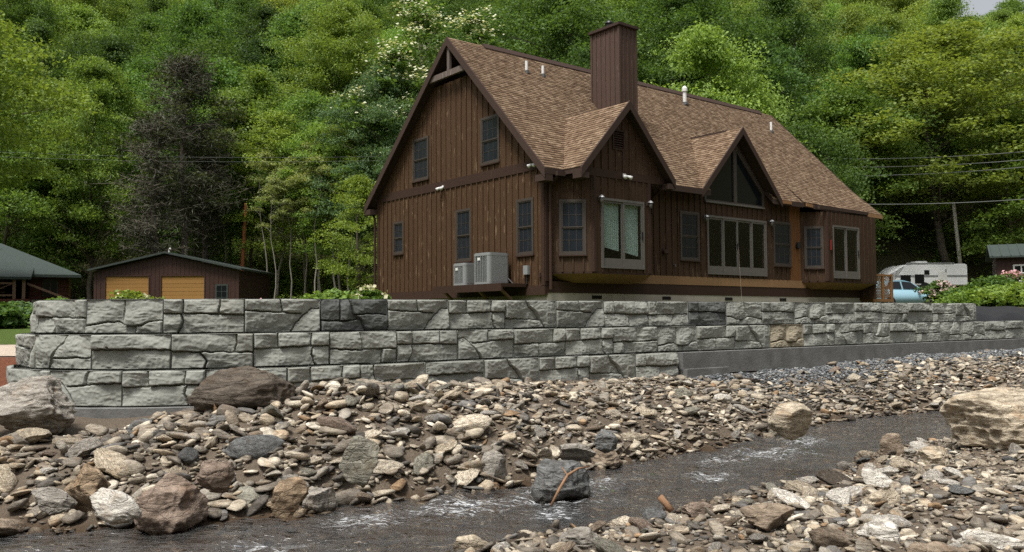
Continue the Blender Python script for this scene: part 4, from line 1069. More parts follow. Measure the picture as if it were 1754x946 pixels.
boulder(986, 782, 66, 30, 'grey', 32, 'grey block stone just behind the midstream rock', depth=.7, facets=10)
boulder(1034, 766, 48, 34, 'slate grey', 33, 'blue-grey smooth boulder above the brown mossy one', depth=.8, facets=6)
boulder(691, 850, 68, 32, 'pale grey', 34, 'pale oval flat stone with a hollow at the water edge', depth=.7, facets=4)
boulder(495, 868, 56, 58, 'rust brown', 35, 'rust-brown leaning stone beside the grey-green veined boulder', depth=.7, facets=9, tilt=.6)
boulder(1316, 912, 96, 52, 'brown', 36, 'tan-brown boulder on the near gravel bar at stream bend', depth=.7, facets=6)
boulder(1506, 870, 80, 40, 'tan', 37, 'smooth tan boulder in the middle of the near gravel bar', depth=.7, facets=5)
boulder(1510, 925, 74, 38, 'pale grey', 38, 'pale grey rounded boulder low on the near gravel bar', depth=.7, facets=3)
boulder(1690, 942, 130, 40, 'pale grey', 39, 'long blue-grey streaked slab near the lower right corner', depth=.5, facets=8)
boulder(1610, 975, 120, 48, 'brown', 40, 'brown flat boulder cut by the lower picture edge', depth=.6, facets=7)
boulder(1525, 786, 56, 46, 'brown', 41, 'tilted brown slab stone at the near water edge', depth=.45, facets=9, tilt=-.6)
boulder(1500, 836, 58, 44, 'pale grey', 42, 'whitish veined round stone on the near gravel bar', depth=.8, facets=6)
boulder(242, 742, 48, 36, 'slate grey', 43, 'dark slate angular stone below the wall footing', depth=.8, facets=10)
boulder(484, 714, 60, 32, 'slate grey', 44, 'dark slate stone with white stripes beside the wide dark boulder', depth=.8, facets=6, strata=.012)
boulder(88, 872, 86, 40, 'grey', 45, 'flat grey slab stone at the far left water edge', depth=.5, facets=10, tilt=.25)
boulder(541, 868, 68, 36, 'grey', 46, 'grey flat-topped stone at the water left of the pale oval', depth=.7, facets=10)
boulder(1000, 940, 90, 40, 'grey', 47, 'grey banded boulder on the near bar at the lower centre', depth=.6, facets=8)
boulder(812, 946, 70, 34, 'tan', 48, 'tan rounded stone at the tip of the near bar', depth=.7, facets=5)
boulder(1040, 706, 50, 40, 'rust brown', 49, 'brown square stone beside the pale cream boulder', depth=.7, facets=12)
boulder(745, 690, 44, 26, 'brown', 50, 'orange-brown capped stone against the wall base', depth=.8, facets=6)
boulder(880, 690, 44, 30, 'beige', 51, 'yellowish cream stone against the wall base', depth=.8, facets=8)
boulder(1195, 885, 60, 30, 'reddish brown', 52, 'pinkish brown elongated stone near the bar tip', depth=.6, facets=6)
boulder(1600, 800, 64, 38, 'tan', 53, 'lumpy tan stone left of the huge pale boulder', depth=.7, facets=7)
boulder(1510, 690, 60, 34, 'brown', 54, 'brown slab stone on the far bank across the stream', depth=.6, facets=8)
boulder(1545, 668, 60, 44, 'pale grey', 55, 'pale grey slab tilted high on the far bank', depth=.5, facets=9, tilt=-.4)
boulder(1385, 688, 60, 42, 'tan', 56, 'tan blocky stone above the rounded tan boulder', depth=.6, facets=10)

# 300-odd loose stones one can pick out, then the rubble between them
PROTO = [np_mesh('stone', *rock(4, 200 + k, (1, random.Random(k).uniform(.55, .85), random.Random(k + 50).uniform(.22, .50)), 4 + k % 9, (.5, .9), .06, .03 * (k % 3)), M['stone'], k % 3 == 1) for k in range(18)]
PTHIN = [random.Random(k + 50).uniform(.22, .50) for k in range(18)]
rs = np.random.RandomState(7)
def visible(x, y, z, mx=40):
    if y < 4.5: return False
    px, py = proj(x, y, z); return -mx < px < 1754 + mx and py < 946 + mx
placed = [(b_[0], b_[1], b_[2] * .8) for b_ in BIG]
names_c = [('beige', 4.2), ('tan', 5), ('grey', 3.6), ('pale grey', 3.2), ('brown', 3), ('slate grey', 1.3), ('rust brown', .9), ('grey-green', 1.6), ('reddish brown', 1.0), ('dark brown', .8)]
cn = [c[0] for c in names_c]; cp = np.array([c[1] for c in names_c]); cp /= cp.sum()
fF = lambda a: np.interp(a, FAR[:, 0], FAR[:, 1]); fN = lambda a: np.interp(a, NEAR[:, 0], NEAR[:, 1])
def zone_words(a, b, px):
    near = b < np.interp(a, NEAR[:, 0], NEAR[:, 1]) + .2
    if near: return ('on the near gravel bar, left tip', 'on the near gravel bar, middle', 'on the near gravel bar towards the huge pale boulder')[0 if px < 1150 else 1 if px < 1450 else 2]
    dF_ = b - np.interp(a, FAR[:, 0], FAR[:, 1])
    low = dF_ < .8
    place = ('below the curved wall end', 'below the wide dark boulder', 'below the wall middle', 'where the wall footing steps up', 'on the far upstream bank')[0 if px < 330 else 1 if px < 640 else 2 if px < 1000 else 3 if px < 1300 else 4]
    return ('at the waterline ' if low else 'higher up ') + place
count = 0; tries = 0
while count < 285 and tries < 30000:
    tries += 1
    if rs.rand() < .70:
        a = rs.uniform(-.5, 19) if rs.rand() < .5 else rs.uniform(-.3, 6.0); b = np.interp(a, FAR[:, 0], FAR[:, 1]) + abs(rs.normal(0, 1.1)) - .05
        if b > B0 - .6: continue
    else:
        a = rs.uniform(1.5, 12); b = np.interp(a, NEAR[:, 0], NEAR[:, 1]) - abs(rs.normal(0, 1.1)) + .10
    x, y = xy(a, b)
    if wall_sd([x], [y])[0] < .55: continue
    z = gz(x, y)
    if not visible(x, y, z): continue
    s = .080 + .135 * rs.rand() ** 1.9
    if b > fF(a) - .1 and a < 6.0: s *= 1.45
    elif y < 8: s *= .9
    if any((x - q_[0]) ** 2 + (y - q_[1]) ** 2 < (q_[2] + s * .75) ** 2 for q_ in placed): continue
    placed.append((x, y, s)); pr = PROTO[rs.randint(len(PROTO))]
    o = link('stone', pr, None, (x, y, z + s * rs.uniform(.12, .3))); o.scale = (s * rs.uniform(.9, 1.3), s * rs.uniform(.8, 1.1), s * rs.uniform(.8, 1.3))
    o.rotation_euler = (rs.normal(0, .28), rs.normal(0, .28) + .1, rs.uniform(0, 6.28))
    c = rs.choice(cn, p=cp); f = rs.uniform(.8, 1.2); o.color = (*[v_ * f for v_ in COLS[c]], 1)
    px = proj(x, y, z)[0]; zw = zone_words(a, b, px)
    size = 'large' if s > .125 else 'mid-sized' if s > .085 else 'small'
    shape = 'slab-like' if PTHIN[PROTO.index(pr)] < .32 else ('smooth', 'blunt', 'angular')[PROTO.index(pr) % 3]
    nb_ = min(range(len(BIG)), key=lambda i: (BIG[i][0] - x) ** 2 + (BIG[i][1] - y) ** 2); bx, by = BIG[nb_][:2]
    side = ('right of' if x > bx else 'left of') if abs(x - bx) > .6 * abs(y - by) else ('behind' if y > by else 'in front of')
    tag(o, f'{size} {shape} {c} stone {side} the {SHORT[nb_]}', 'stone', f'{c} loose stones {zw}')
    count += 1

def scatter(name, pts, protos, mat, label, cat):
    """many small stones joined into one mesh; pts: x,y,z,scale arrays"""
    Vs, Fs, base = [], [], 0
    pid = rs.randint(len(protos), size=len(pts))
    for k in range(len(protos)):
        sel = pts[pid == k]
        if not len(sel): continue
        V0, F0 = protos[k]; m = len(sel)
        yaw = rs.uniform(0, 6.283, m); rx, ry = rs.normal(0, .35, m), rs.normal(0, .35, m)
        sc = sel[:, 3, None] * np.stack([rs.uniform(.8, 1.3, m), rs.uniform(.75, 1.15, m), rs.uniform(.7, 1.3, m)], 1)
        P = V0[None] * sc[:, None, :]
        cx, sx = np.cos(rx)[:, None], np.sin(rx)[:, None]; P = np.stack([P[..., 0], P[..., 1] * cx - P[..., 2] * sx, P[..., 1] * sx + P[..., 2] * cx], -1)
        cx, sx = np.cos(ry)[:, None], np.sin(ry)[:, None]; P = np.stack([P[..., 0] * cx + P[..., 2] * sx, P[..., 1], -P[..., 0] * sx + P[..., 2] * cx], -1)
        cx, sx = np.cos(yaw)[:, None], np.sin(yaw)[:, None]; P = np.stack([P[..., 0] * cx - P[..., 1] * sx, P[..., 0] * sx + P[..., 1] * cx, P[..., 2]], -1)
        P = P + sel[:, None, :3]
        nv = len(V0); Vs.append(P.reshape(-1, 3)); Fs.append((F0[None] + (np.arange(m) * nv)[:, None, None]).reshape(-1, 3) + base); base += m * nv
    o = link(name, np_mesh(name, np.concatenate(Vs), np.concatenate(Fs), mat)); tag(o, label, cat, kind='stuff'); return o
def spread(n, arange, brange_fn, smin, smax, pw, lift=(.1, .5), wallgap=.44):
    a = rs.uniform(*arange, n); b = brange_fn(a, n); x, y = xy(a, b)
    ok = (wall_sd(x, y) > wallgap) & (y > 4.4); x, y = x[ok], y[ok]
    z = ground_z(x, y); px, py = proj(x, y, z); ok = (px > -60) & (px < 1815) & (py < 1010); x, y, z = x[ok], y[ok], z[ok]
    s = smin + (smax - smin) * rs.rand(len(x)) ** pw
    aa_, bb_ = ab(x, y); s = s * np.where((aa_ < 7) & (bb_ > fF(aa_) - .2), 1.3, 1.0)
    return np.stack([x, y, z + s * rs.uniform(*lift, len(x)), s], 1)
fF = lambda a: np.interp(a, FAR[:, 0], FAR[:, 1]); fN = lambda a: np.interp(a, NEAR[:, 0], NEAR[:, 1])
P1s = [rock(2, 300 + k, (1, .72, .20 + .06 * (k % 5)), 7, (.45, .9)) for k in range(6)]
P0s = [rock(1, 400 + k, (1, .75, .24 + .07 * (k % 5)), 4, (.5, .9)) for k in range(12)]
far_b = lambda a, n: fF(a) - .12 + (B0 - .42 - fF(a) + .12) * rs.rand(n) ** .9
near_b = lambda a, n: fN(a) + .12 - np.abs(rs.rand(n)) * 4.6
mid = np.concatenate([spread(3600, (-1.5, 23), far_b, .045, .125, 1.5), spread(3000, (1.0, 14), near_b, .035, .105, 1.5)])
mid = mid[~((mid[:, 0] < -4.4) & (mid[:, 1] > 8.5) & (rs.rand(len(mid)) < .6))]
def no_gravel_strip(p):
    a_, b_ = ab(p[:, 0], p[:, 1]); return p[~((a_ > 11.3) & (b_ > B0 - .95 - .25 * vn(a_, a_ * 0, .8, 9)) & (rs.rand(len(p)) < .9))]
mid = no_gravel_strip(mid)
scatter('rubble', mid, P1s, M['pebble'], 'broken tan and grey stream rubble covering both banks', 'rubble')
left_dirt = lambda p: p[~((p[:, 0] < -4.6) & (p[:, 1] > 8.6) & (rs.rand(len(p)) < .75))]
fine = np.concatenate([left_dirt(spread(12000, (-2, 24), far_b, .018, .055, 1.3)), spread(9000, (.5, 15), near_b, .015, .05, 1.4), spread(900, (2, 16), lambda a, n: fN(a) + (fF(a) - fN(a)) * rs.rand(n), .03, .09, 1.5, (0, .3))])
fine = no_gravel_strip(fine)
scatter('pebbles', fine, P0s, M['pebble'], 'small pebbles and chips between the larger stones', 'pebbles')
gr = spread(14000, (11.4, 30), lambda a, n: B0 - .34 - np.abs(rs.normal(0, .55, n)), .016, .040, 1.2, (.2, .7), .33)
scatter('crushed_gravel', gr, P0s[:6], M['gravel'], 'blue-grey crushed gravel along the foot of the wall footing', 'gravel')

# branch over the midstream rock, stub of driftwood on the bar
def pp(px, py, Y): return tuple(at(px, py, Y))
mb = MB(); mb.tube([pp(944, 866, 7.9), pp(958, 838, 7.95), pp(972, 814, 8.05), pp(990, 803, 8.15), pp(1010, 799, 8.3)], [.012, .014, .013, .010, .005], 7)
mb.tube([pp(972, 814, 8.05), pp(962, 800, 8.2)], [.009, .004], 6)
tag(mb.build('branch', M['driftwood'], None, True), 'bare brown branch caught on the wet midstream boulder', 'branch')
mb = MB(); mb.tube([pp(1150, 876, 8.1), pp(1140, 862, 8.12), pp(1130, 851, 8.15)], [.038, .030, .034], 9)
tag(mb.build('driftwood_log', M['driftwood'], None, True), 'short broken log stub poking up at the near water edge', 'log')

# ------------------------------------------------------------------ trees
def leaf_mesh(name, C, D, size, mat, rs_, aspect=.62, fold=.18):
    """C: leaf centres, D: leaf normals; each leaf is a folded four-point blade"""
    n = len(C); D = D / np.maximum(np.linalg.norm(D, axis=1, keepdims=True), 1e-6)
    r = rs_.normal(size=(n, 3)); T = np.cross(D, r); T /= np.maximum(np.linalg.norm(T, axis=1, keepdims=True), 1e-6); Bn = np.cross(D, T)
    s = (size * rs_.uniform(.65, 1.35, n))[:, None]
    V_ = np.stack([C - T * s * .5, C - Bn * s * .5 * aspect + D * s * fold * .5, C + T * s * .5, C + Bn * s * .5 * aspect + D * s * fold * .5], 1)
    # fold along the midrib
    i = np.arange(n)[:, None] * 4
    Fc = np.concatenate([i + np.array([[0, 1, 2]]), i + np.array([[0, 2, 3]])], 0)
    return np_mesh(name, V_.reshape(-1, 3), Fc, mat)
def crown_points(rs_, H, R, base, n_cl, per, lobes, flat=.62, rc=.24, cone=0.0):
    C, N, centres = [], [], []
    ph = rs_.uniform(0, 6.28, 4)
    for k in range(n_cl):
        h = rs_.rand() ** .85; th = rs_.uniform(0, 6.283)
        prof = math.sin(math.pi * min(1, h * .86 + .13)) ** .75 * (1 - cone * h)
        rad = R * prof * (1 + .22 * math.sin(lobes * th + ph[0] + 3 * h) + .13 * math.sin(5 * th + ph[1] - 5 * h))
        q = rs_.rand() ** .42 * rad
        c = np.array([q * math.cos(th), q * math.sin(th), base + (H - base) * h * .97])
        centres.append(c)
        r0 = R * rc * rs_.uniform(.6, 1.35) * (1 - .35 * h * cone)
        m = int(per * (r0 / (R * rc)) ** 1.6) + 6
        d = rs_.normal(size=(m, 3)); d[:, 2] = np.abs(d[:, 2]) * 1.0 - .35 * rs_.rand(m); d /= np.linalg.norm(d, axis=1, keepdims=True)
        rr = r0 * (rs_.uniform(.30, 1.30, m))[:, None]
        ca_, sa_ = math.cos(th), math.sin(th); q3 = d * rr * np.array([1.35, .9, flat * .95])
        p = c + np.stack([q3[:, 0] * ca_ - q3[:, 1] * sa_, q3[:, 0] * sa_ + q3[:, 1] * ca_, q3[:, 2]], 1); p[:, 2] -= .14 * np.abs(q3[:, 0]) * rs_.uniform(.3, 1.0)
        C.append(p); N.append(d * .45 + np.array([0, 0, .50]) + rs_.normal(size=(m, 3)) * .55)
    return np.concatenate(C), np.concatenate(N), np.array(centres)
def trunk_mesh(name, rs_, H, base, centres, r, mat, limbs=26, lean=.04):
    mb = MB(); n = 9; pts = []; x = y = 0.0
    for k in range(n):
        z = H * .86 * k / (n - 1); pts.append((x, y, z - (.5 if k == 0 else 0))); x += rs_.normal(0, lean * H / n * 2.2); y += rs_.normal(0, lean * H / n * 2.2)
    rad = [r * (1.25 if k == 0 else 1 - .86 * k / (n - 1)) for k in range(n)]
    mb.tube(pts, rad, 7)
    for k in rs_.permutation(len(centres))[:limbs]:
        c = centres[k]; zt = max(base * .75, min(H * .8, c[2] - .55 * math.hypot(c[0], c[1])))
        f = zt / (H * .86) * (n - 1); i = min(n - 2, int(f)); u = f - i
        s = np.array(pts[i]) * (1 - u) + np.array(pts[i + 1]) * u; s[2] = zt
        m = (s + c) / 2 + np.array([0, 0, .12 * np.linalg.norm(c - s)]) + rs_.normal(0, .12, 3)
        rr = rad[i] * .42; mb.tube([s, m, c], [rr, rr * .6, .015], 4, cap=False)
    return mb.mesh(name, mat, True)
TREES = {}
def proto_tree(key, seed, H, R, base, n_cl, per, size, lobes=3, flat=.62, rc=.24, cone=0.0, bark='bark', r=.16, limbs=26):
    rs_ = np.random.RandomState(seed); C, N, cc = crown_points(rs_, H, R, base, int(n_cl * 1.3), int(per * 2.0), lobes, flat * 1.2, rc * .86, cone); size *= .58
    TREES[key] = dict(crown=leaf_mesh('crown', C, N, size, M['leaf'], rs_), trunk=trunk_mesh('trunk', rs_, H, base, cc, r, M[bark], limbs), H=H, R=R)
proto_tree('round1', 1, 13, 4.6, 3.0, 105, 105, .34); proto_tree('round2', 2, 12, 4.9, 2.5, 110, 100, .34, 4); proto_tree('round3', 3, 14, 4.4, 3.5, 100, 110, .32, 2)
proto_tree('spread1', 4, 12, 5.6, 3.2, 120, 95, .36, 3, .5); proto_tree('spread2', 5, 13, 5.3, 3.0, 115, 100, .36, 5, .5)
proto_tree('tall1', 6, 16, 3.9, 4.5, 100, 100, .32, 3, .7, .27); proto_tree('tall2', 7, 17, 3.6, 5.0, 95, 105, .32, 2, .7, .28)
proto_tree('cone1', 8, 13, 3.3, 1.2, 110, 95, .30, 3, .6, .25, .62); proto_tree('cone2', 9, 12, 3.0, 1.0, 100, 95, .28, 4, .6, .25, .6)
proto_tree('airy1', 10, 13, 3.4, 4.0, 70, 70, .26, 3, .6, .22, .2, 'pale_bark', .09, 34); proto_tree('airy2', 11, 14, 3.0, 6.0, 55, 75, .26, 2, .6, .25, .1, 'pale_bark', .10, 30)
proto_tree('grand1', 31, 20, 7.4, 5.5, 190, 120, .36, 4, .55, .17, 0, 'bark', .24, 40); proto_tree('grand2', 32, 19, 6.6, 4.0, 180, 120, .36, 3, .6, .18, .2, 'bark', .24, 40)
proto_tree('near1', 12, 11, 4.6, 4.6, 170, 120, .24, 4, .55, .19)
proto_tree('sapling1', 13, 8, 2.3, 1.5, 60, 80, .24, 3, .6, .27)
proto_tree('stem1', 33, 11, 1.5, 7.0, 22, 60, .26, 2, .6, .3, .1, 'pale_bark', .07, 14)
proto_tree('bush1', 14, 3.2, 2.0, .2, 60, 90, .17, 3, .7, .28, 0, 'bark', .05, 12); proto_tree('bush2', 15, 2.6, 2.2, .15, 60, 90, .16, 4, .6, .28, 0, 'bark', .05, 12)
TINT = {'dark green': (0.07, 0.127, 0.036), 'deep green': (0.096, 0.175, 0.047), 'mid green': (0.127, 0.22, 0.054), 'fresh green': (0.186, 0.296, 0.075), 'bright green': (0.22, 0.322, 0.075), 'yellow-green': (0.206, 0.296, 0.066), 'golden green': (0.22, 0.296, 0.07), 'blue-green': (0.127, 0.215, 0.096), 'pale green': (0.254, 0.311, 0.136)}
KINDW = {'round1': 'round-crowned', 'round2': 'round-crowned', 'round3': 'full-crowned', 'spread1': 'spreading', 'spread2': 'broad', 'tall1': 'tall', 'tall2': 'tall narrow', 'cone1': 'cone-shaped', 'cone2': 'cone-shaped', 'airy1': 'thin-leaved', 'airy2': 'slender bare-stemmed', 'near1': 'leafy', 'grand1': 'large', 'grand2': 'large', 'sapling1': 'young', 'stem1': 'thin bare-stemmed', 'bush1': 'rounded', 'bush2': 'low'}
rst = random.Random(21)
TREE_SPOTS = []
def tree(kind, x, y, tint, s=1.0, label=None, group=None, name='broadleaf_tree', cat='tree', z=None, jitter=.14, sx=1.0):
    p = TREES[kind]; z = gz(x, y) - .1 if z is None else z
    o = empty(name, (x, y, z), rst.uniform(0, 6.28)); o.scale = (s * sx, s * sx, s)
    tr_ = link('trunk', p['trunk'], o); cr = link('crown', p['crown'], o)
    c = TINT[tint] if isinstance(tint, str) else tint; f = 1 + rst.uniform(-jitter, jitter); g = rst.uniform(-.08, .08)
    cr.color = (c[0] * f * (1 + g), c[1] * f, c[2] * f * (1 - g), 1)
    tag(o, label, cat, group); TREE_SPOTS.append((x, y, p['R'] * s))
    return o
def tree_px(kind, px, top_y, Y, tint, label, sx=1.0, **kw):
    """a tree at distance Y whose top stands where the photograph shows it"""
    p = at(px, top_y, Y); z0 = gz(p[0], p[1]); s = (p[2] - z0) / TREES[kind]['H']
    if s > 1.2 and kind[:4] in ('roun', 'spre', 'cone', 'tall'):
        k2 = 'grand2' if kind[:4] in ('cone', 'tall') else 'grand1'; sx = sx * s * TREES[kind]['R'] / ((p[2] - z0) / TREES[k2]['H'] * TREES[k2]['R']); kind = k2; s = (p[2] - z0) / TREES[kind]['H']
    return tree(kind, p[0], p[1], tint, s, label, sx=sx, **kw)
tree_px('near1', -135, -20, 30, 'yellow-green', 'yellow-green leafy tree reaching in from the left picture edge')
tree_px('cone1', 165, 98, 54, 'fresh green', 'cone-shaped fresh green tree standing over the garage, left', 1.1)
tree_px('cone2', 95, 185, 55, 'mid green', 'green tree in front of the cone-shaped one, behind the cabin')
tree_px('round1', 20, 200, 53, 'fresh green', 'bushy green tree directly above the green-roofed cabin')
tree_px('tall2', 440, 118, 56, 'fresh green', 'fresh green pointed tree right of the dead tree')
tree_px('airy1', 528, 150, 55, 'fresh green', 'small bright green tree midway between dead tree and house')
tree_px('airy1', 470, 185, 53, 'bright green', 'light green sapling over the right end of the garage')
tree_px('round2', 655, 110, 50, 'blue-green', 'blue-green full tree against the gable edge of the house', .62)
tree_px('airy2', 585, 205, 51, 'yellow-green', 'yellow-green sapling below the blue-green tree')
tree_px('sapling1', 612, 300, 44, 'bright green', 'bright green small tree beside the gable wall', name='small_tree')
tree_px('airy1', 545, 205, 51, 'fresh green', 'slender pale-stemmed tree left of the house, many thin trunks nearby')
tree_px('airy2', 578, 235, 50, 'fresh green', 'thin straight-stemmed tree nearest the house gable')
tree_px('tall2', 392, 150, 57, 'deep green', 'tall pale-trunked tree right behind the dead tree')
for k_, (px_, ty_, Y_) in enumerate(((385, 215, 53), (455, 255, 51), (500, 265, 50), (522, 240, 52), (540, 262, 49), (552, 235, 51), (600, 262, 50), (470, 300, 49))):
    tree_px('stem1', px_, ty_, Y_, 'pale green', 'thin pale bare-stemmed tree left of the house gable', group='thin stems on the brushy slope', name='slender_tree')
tree_px('round3', 590, 5, 66, 'yellow-green', 'large yellow-green tree high above the gable edge, left')
tree_px('tall1', 520, 20, 70, 'mid green', 'tall mid green tree high between dead tree and house')
tree_px('spread2', 960, -30, 62, 'deep green', 'dark spreading tree behind the chimney')
tree_px('round2', 1160, -20, 64, 'deep green', 'deep green tree rising right of the chimney')
tree_px('spread1', 1620, 48, 60, 'golden green', 'large golden green rounded tree at upper right', 1.15)
tree_px('round1', 1730, 195, 58, 'bright green', 'bright green tree over the shed at the right edge', 1.15)
tree_px('round3', 1560, 215, 67, 'mid green', 'mid green tree behind the camper')
tree_px('round2', 1450, 160, 58, 'mid green', 'mid green full tree at the right end of the house roof')
tree_px('sapling1', 1655, 405, 62, 'bright green', 'low bright green tree just behind the white camper', 1.7, name='small_tree')
tree_px('sapling1', 1590, 418, 63, 'fresh green', 'low green tree left behind the camper', 1.6, name='small_tree')

# fill of the wooded slope, nearest first so that crowns stay apart
def slope_words(px, py):
    where = ('above the cabin', 'above the left garage door', 'above the right garage door', 'over the dying tree', 'midway between dying tree and gable', 'just left of the gable', 'above the gable peak', 'above the two roof pipes', 'behind the chimney', 'above the right dormer', 'above the far roof end', 'right of the roof end', 'above the camper', 'above the shed')[int(np.searchsorted([90, 200, 300, 400, 520, 650, 800, 960, 1110, 1230, 1340, 1480, 1620], px))]
    lev = 'topmost' if py < 20 else 'high up' if py < 80 else 'upper middle' if py < 150 else 'lower middle' if py < 230 else 'low'
    return f'{lev} {where}'
cand = []
while len(cand) < 4200:
    Y = 52 + 104 * rst.random() ** .9; k = rst.uniform(-.68, .68); cand.append((k * Y, Y))
cand.sort(key=lambda q_: q_[1]); spots = []
for x, y in cand:
    foot = 53 + (9 if x > 26 else 0)
    if y < foot: continue
    md = 4.3 + .018 * y
    if any((x - a_) ** 2 + (y - b_) ** 2 < (md if r_ is None else max(2.0, r_ * .62)) ** 2 for a_, b_, r_ in TREE_SPOTS_ALL) if (TREE_SPOTS_ALL := [(q_[0], q_[1], None) for q_ in spots] + [(q_[0], q_[1], q_[2] + 1.5) for q_ in TREE_SPOTS]) else False: continue
    px, py = proj(x, y, gz(x, y) + 9)
    if 380 < px < 640 and y < 72 and rst.random() < .75: continue
    spots.append((x, y))
    if len(spots) >= 262: break
print('fill trees', len(spots), 'farthest', spots[-1])
for x, y in spots:
    px, py = proj(x, y, gz(x, y) + 10); right = px > 1050
    high = y > 85
    u = rst.random()
    if right: tint = ('yellow-green' if u < .30 else 'golden green' if u < .42 else 'bright green' if u < .62 else 'fresh green' if u < .78 else 'mid green') if high else ('mid green' if u < .4 else 'deep green' if u < .65 else 'fresh green' if u < .85 else 'yellow-green')
    else: tint = ('yellow-green' if u < .2 else 'mid green' if u < .5 else 'deep green' if u < .68 else 'bright green' if u < .85 else 'golden green') if high else ('deep green' if u < .35 else 'mid green' if u < .65 else 'dark green' if u < .8 else 'fresh green')
    kind = rst.choice(['round1', 'round2', 'round3', 'spread1', 'spread2', 'tall1', 'round1', 'spread1'])
    if y < 62 and not right: kind = rst.choice(['tall1', 'tall2', 'airy2', 'round3', 'airy1'])
    if 380 < px < 640 and y < 68: kind = rst.choice(['airy2', 'tall2', 'airy2'])
    s = rst.uniform(.78, 1.1)
    w_ = slope_words(px, py)
    tree(kind, x, y, tint, s * 1.16, f'{tint} {KINDW[kind]} tree {w_}', f'{tint} {KINDW[kind]} trees {w_}', jitter=.28, sx=.84)

# dying grey tree behind the garage: bare limbs and a haze of dead twigs
def dead_tree(px, top_y, Y, seed, W, label, dens=9000, leafy=0):
    p = at(px, top_y, Y); z0 = gz(p[0], p[1]); H = p[2] - z0; rs_ = np.random.RandomState(seed)
    o = empty('dead_tree', (p[0], p[1], z0 - .1)); tag(o, label, 'tree')
    mb = MB(); tw = []
    pts = [(0, 0, -.3)] + [(.12 * math.sin(k), .1 * math.cos(2 * k), H * k / 8) for k in range(1, 9)]
    mb.tube(pts, [.26, .23, .21, .18, .15, .12, .09, .06, .02], 8)
    for k in range(70):
        h = rs_.uniform(.30, .98); th = rs_.uniform(0, 6.283); L = W * math.sin(math.pi * min(.97, h * .70 + .27)) ** .6 * rs_.uniform(.55, 1.1)
        s = np.array([0, 0, H * h]); e = s + np.array([L * math.cos(th), L * math.sin(th), L * rs_.uniform(-.05, .45)])
        m = (s + e) / 2 + rs_.normal(0, .15, 3); mb.tube([s, m, e], [.05, .032, .008], 5, cap=False)
        for j in range(7):
            f = rs_.uniform(.25, 1); b_ = s + (e - s) * f; e2 = b_ + rs_.normal(0, .6, 3) * np.array([1, 1, .6]); mb.tube([b_, e2], [.018, .005], 3, cap=False)
            tw.append((b_, e2))
    mb.build('trunk', M['bark'], o, True)
    tw = np.array(tw); k = rs_.randint(len(tw), size=dens); f = rs_.rand(dens, 1)
    C = tw[k, 0] + (tw[k, 1] - tw[k, 0]) * f * 1.2 + rs_.normal(0, .30, (dens, 3)) * np.array([1, 1, .7])
    cr = link('dead_twigs', leaf_mesh('dead_twigs', C, rs_.normal(size=(dens, 3)), .36, M['twig'], rs_, .10, 0), o)
    cr.color = (.060, .060, .040, 1)
    if leafy:
        C, N, cc = crown_points(rs_, H, W * .95, H * .35, leafy, 90, 3, .7, .22)
        l = link('crown', leaf_mesh('crown', C, N, .17, M['leaf'], rs_), o); l.color = (.062, .078, .036, 1)
dead_tree(318, 92, 50, 3, 3.4, 'tall dying tree with grey-brown bare twigs behind the garage', 11000, 60)
dead_tree(268, 205, 48, 4, 2.4, 'shorter grey dying tree left of the tall one', 8000)
dead_tree(352, 225, 52, 5, 1.4, 'bare pale trunk with few twigs right of the dying tree', 1500)

# dogwoods in flower: leaves with layers of white blossom
def dogwood(px, top_y, Y, seed, R, label):
    p = at(px, top_y, Y); z0 = gz(p[0], p[1]); H = p[2] - z0; rs_ = np.random.RandomState(seed)
    o = empty('dogwood_tree', (p[0], p[1], z0 - .1)); tag(o, label, 'tree')
    C, N, cc = crown_points(rs_, H, R, H * .45, 55, 60, 3, .4, .26)
    cr = link('crown', leaf_mesh('crown', C, N, .28, M['leaf'], rs_), o); cr.color = (*TINT['mid green'], 1)
    link('trunk', trunk_mesh('trunk', rs_, H, H * .4, cc, .11, M['pale_bark'], 20), o)
    Cb, Nb = [], []
    for c in cc[rs_.permutation(len(cc))[:26]]:
        m = 60; d = rs_.normal(0, 1, (m, 3)) * np.array([.65, .65, .10]); Cb.append(c + d + np.array([0, 0, .42])); Nb.append(np.tile([0, -.3, 1.0], (m, 1)) + rs_.normal(0, .3, (m, 3)))
    b = link('blossoms', leaf_mesh('blossoms', np.concatenate(Cb), np.concatenate(Nb), .20, M['petal'], rs_, .9), o); b.color = (.62, .64, .46, 1)
dogwood(725, 0, 52, 1, 3.2, 'white-flowering tree left above the gable peak')
dogwood(672, 72, 50, 2, 2.2, 'smaller white-flowering tree left of the gable peak')
dogwood(1222, 42, 72, 3, 3.2, 'white-flowering tree above the right part of the roof')
dogwood(812, 22, 54, 4, 1.8, 'white-flowering branches just over the gable peak')

# undergrowth on the foot of the slope
def growth(name, pts, per, r, size, tint, label, seed):
    rs_ = np.random.RandomState(seed); C, N = [], []
    for x, y in pts:
        m = int(per * rs_.uniform(.5, 1.5)); rr = r * rs_.uniform(.5, 1.5); d = rs_.normal(size=(m, 3)); d[:, 2] = np.abs(d[:, 2]); d /= np.linalg.norm(d, axis=1, keepdims=True)
        C.append(np.array([x, y, gz(x, y)]) + d * rr * rs_.uniform(.5, 1.1, (m, 1)) * np.array([1, 1, .8])); N.append(d * .6 + np.array([0, 0, .5]) + rs_.normal(0, .4, (m, 3)))
    o = link(name, leaf_mesh(name, np.concatenate(C), np.concatenate(N), size, M['leaf'], rs_)); o.color = (*TINT[tint], 1); return tag(o, label, 'undergrowth', kind='stuff')
rsu = np.random.RandomState(17)
ug = [(x, y) for x, y in zip(rsu.uniform(-46, 52, 900), rsu.uniform(51, 66, 900)) if abs(x / y) < .7 and (x < 22 or y > 60)]
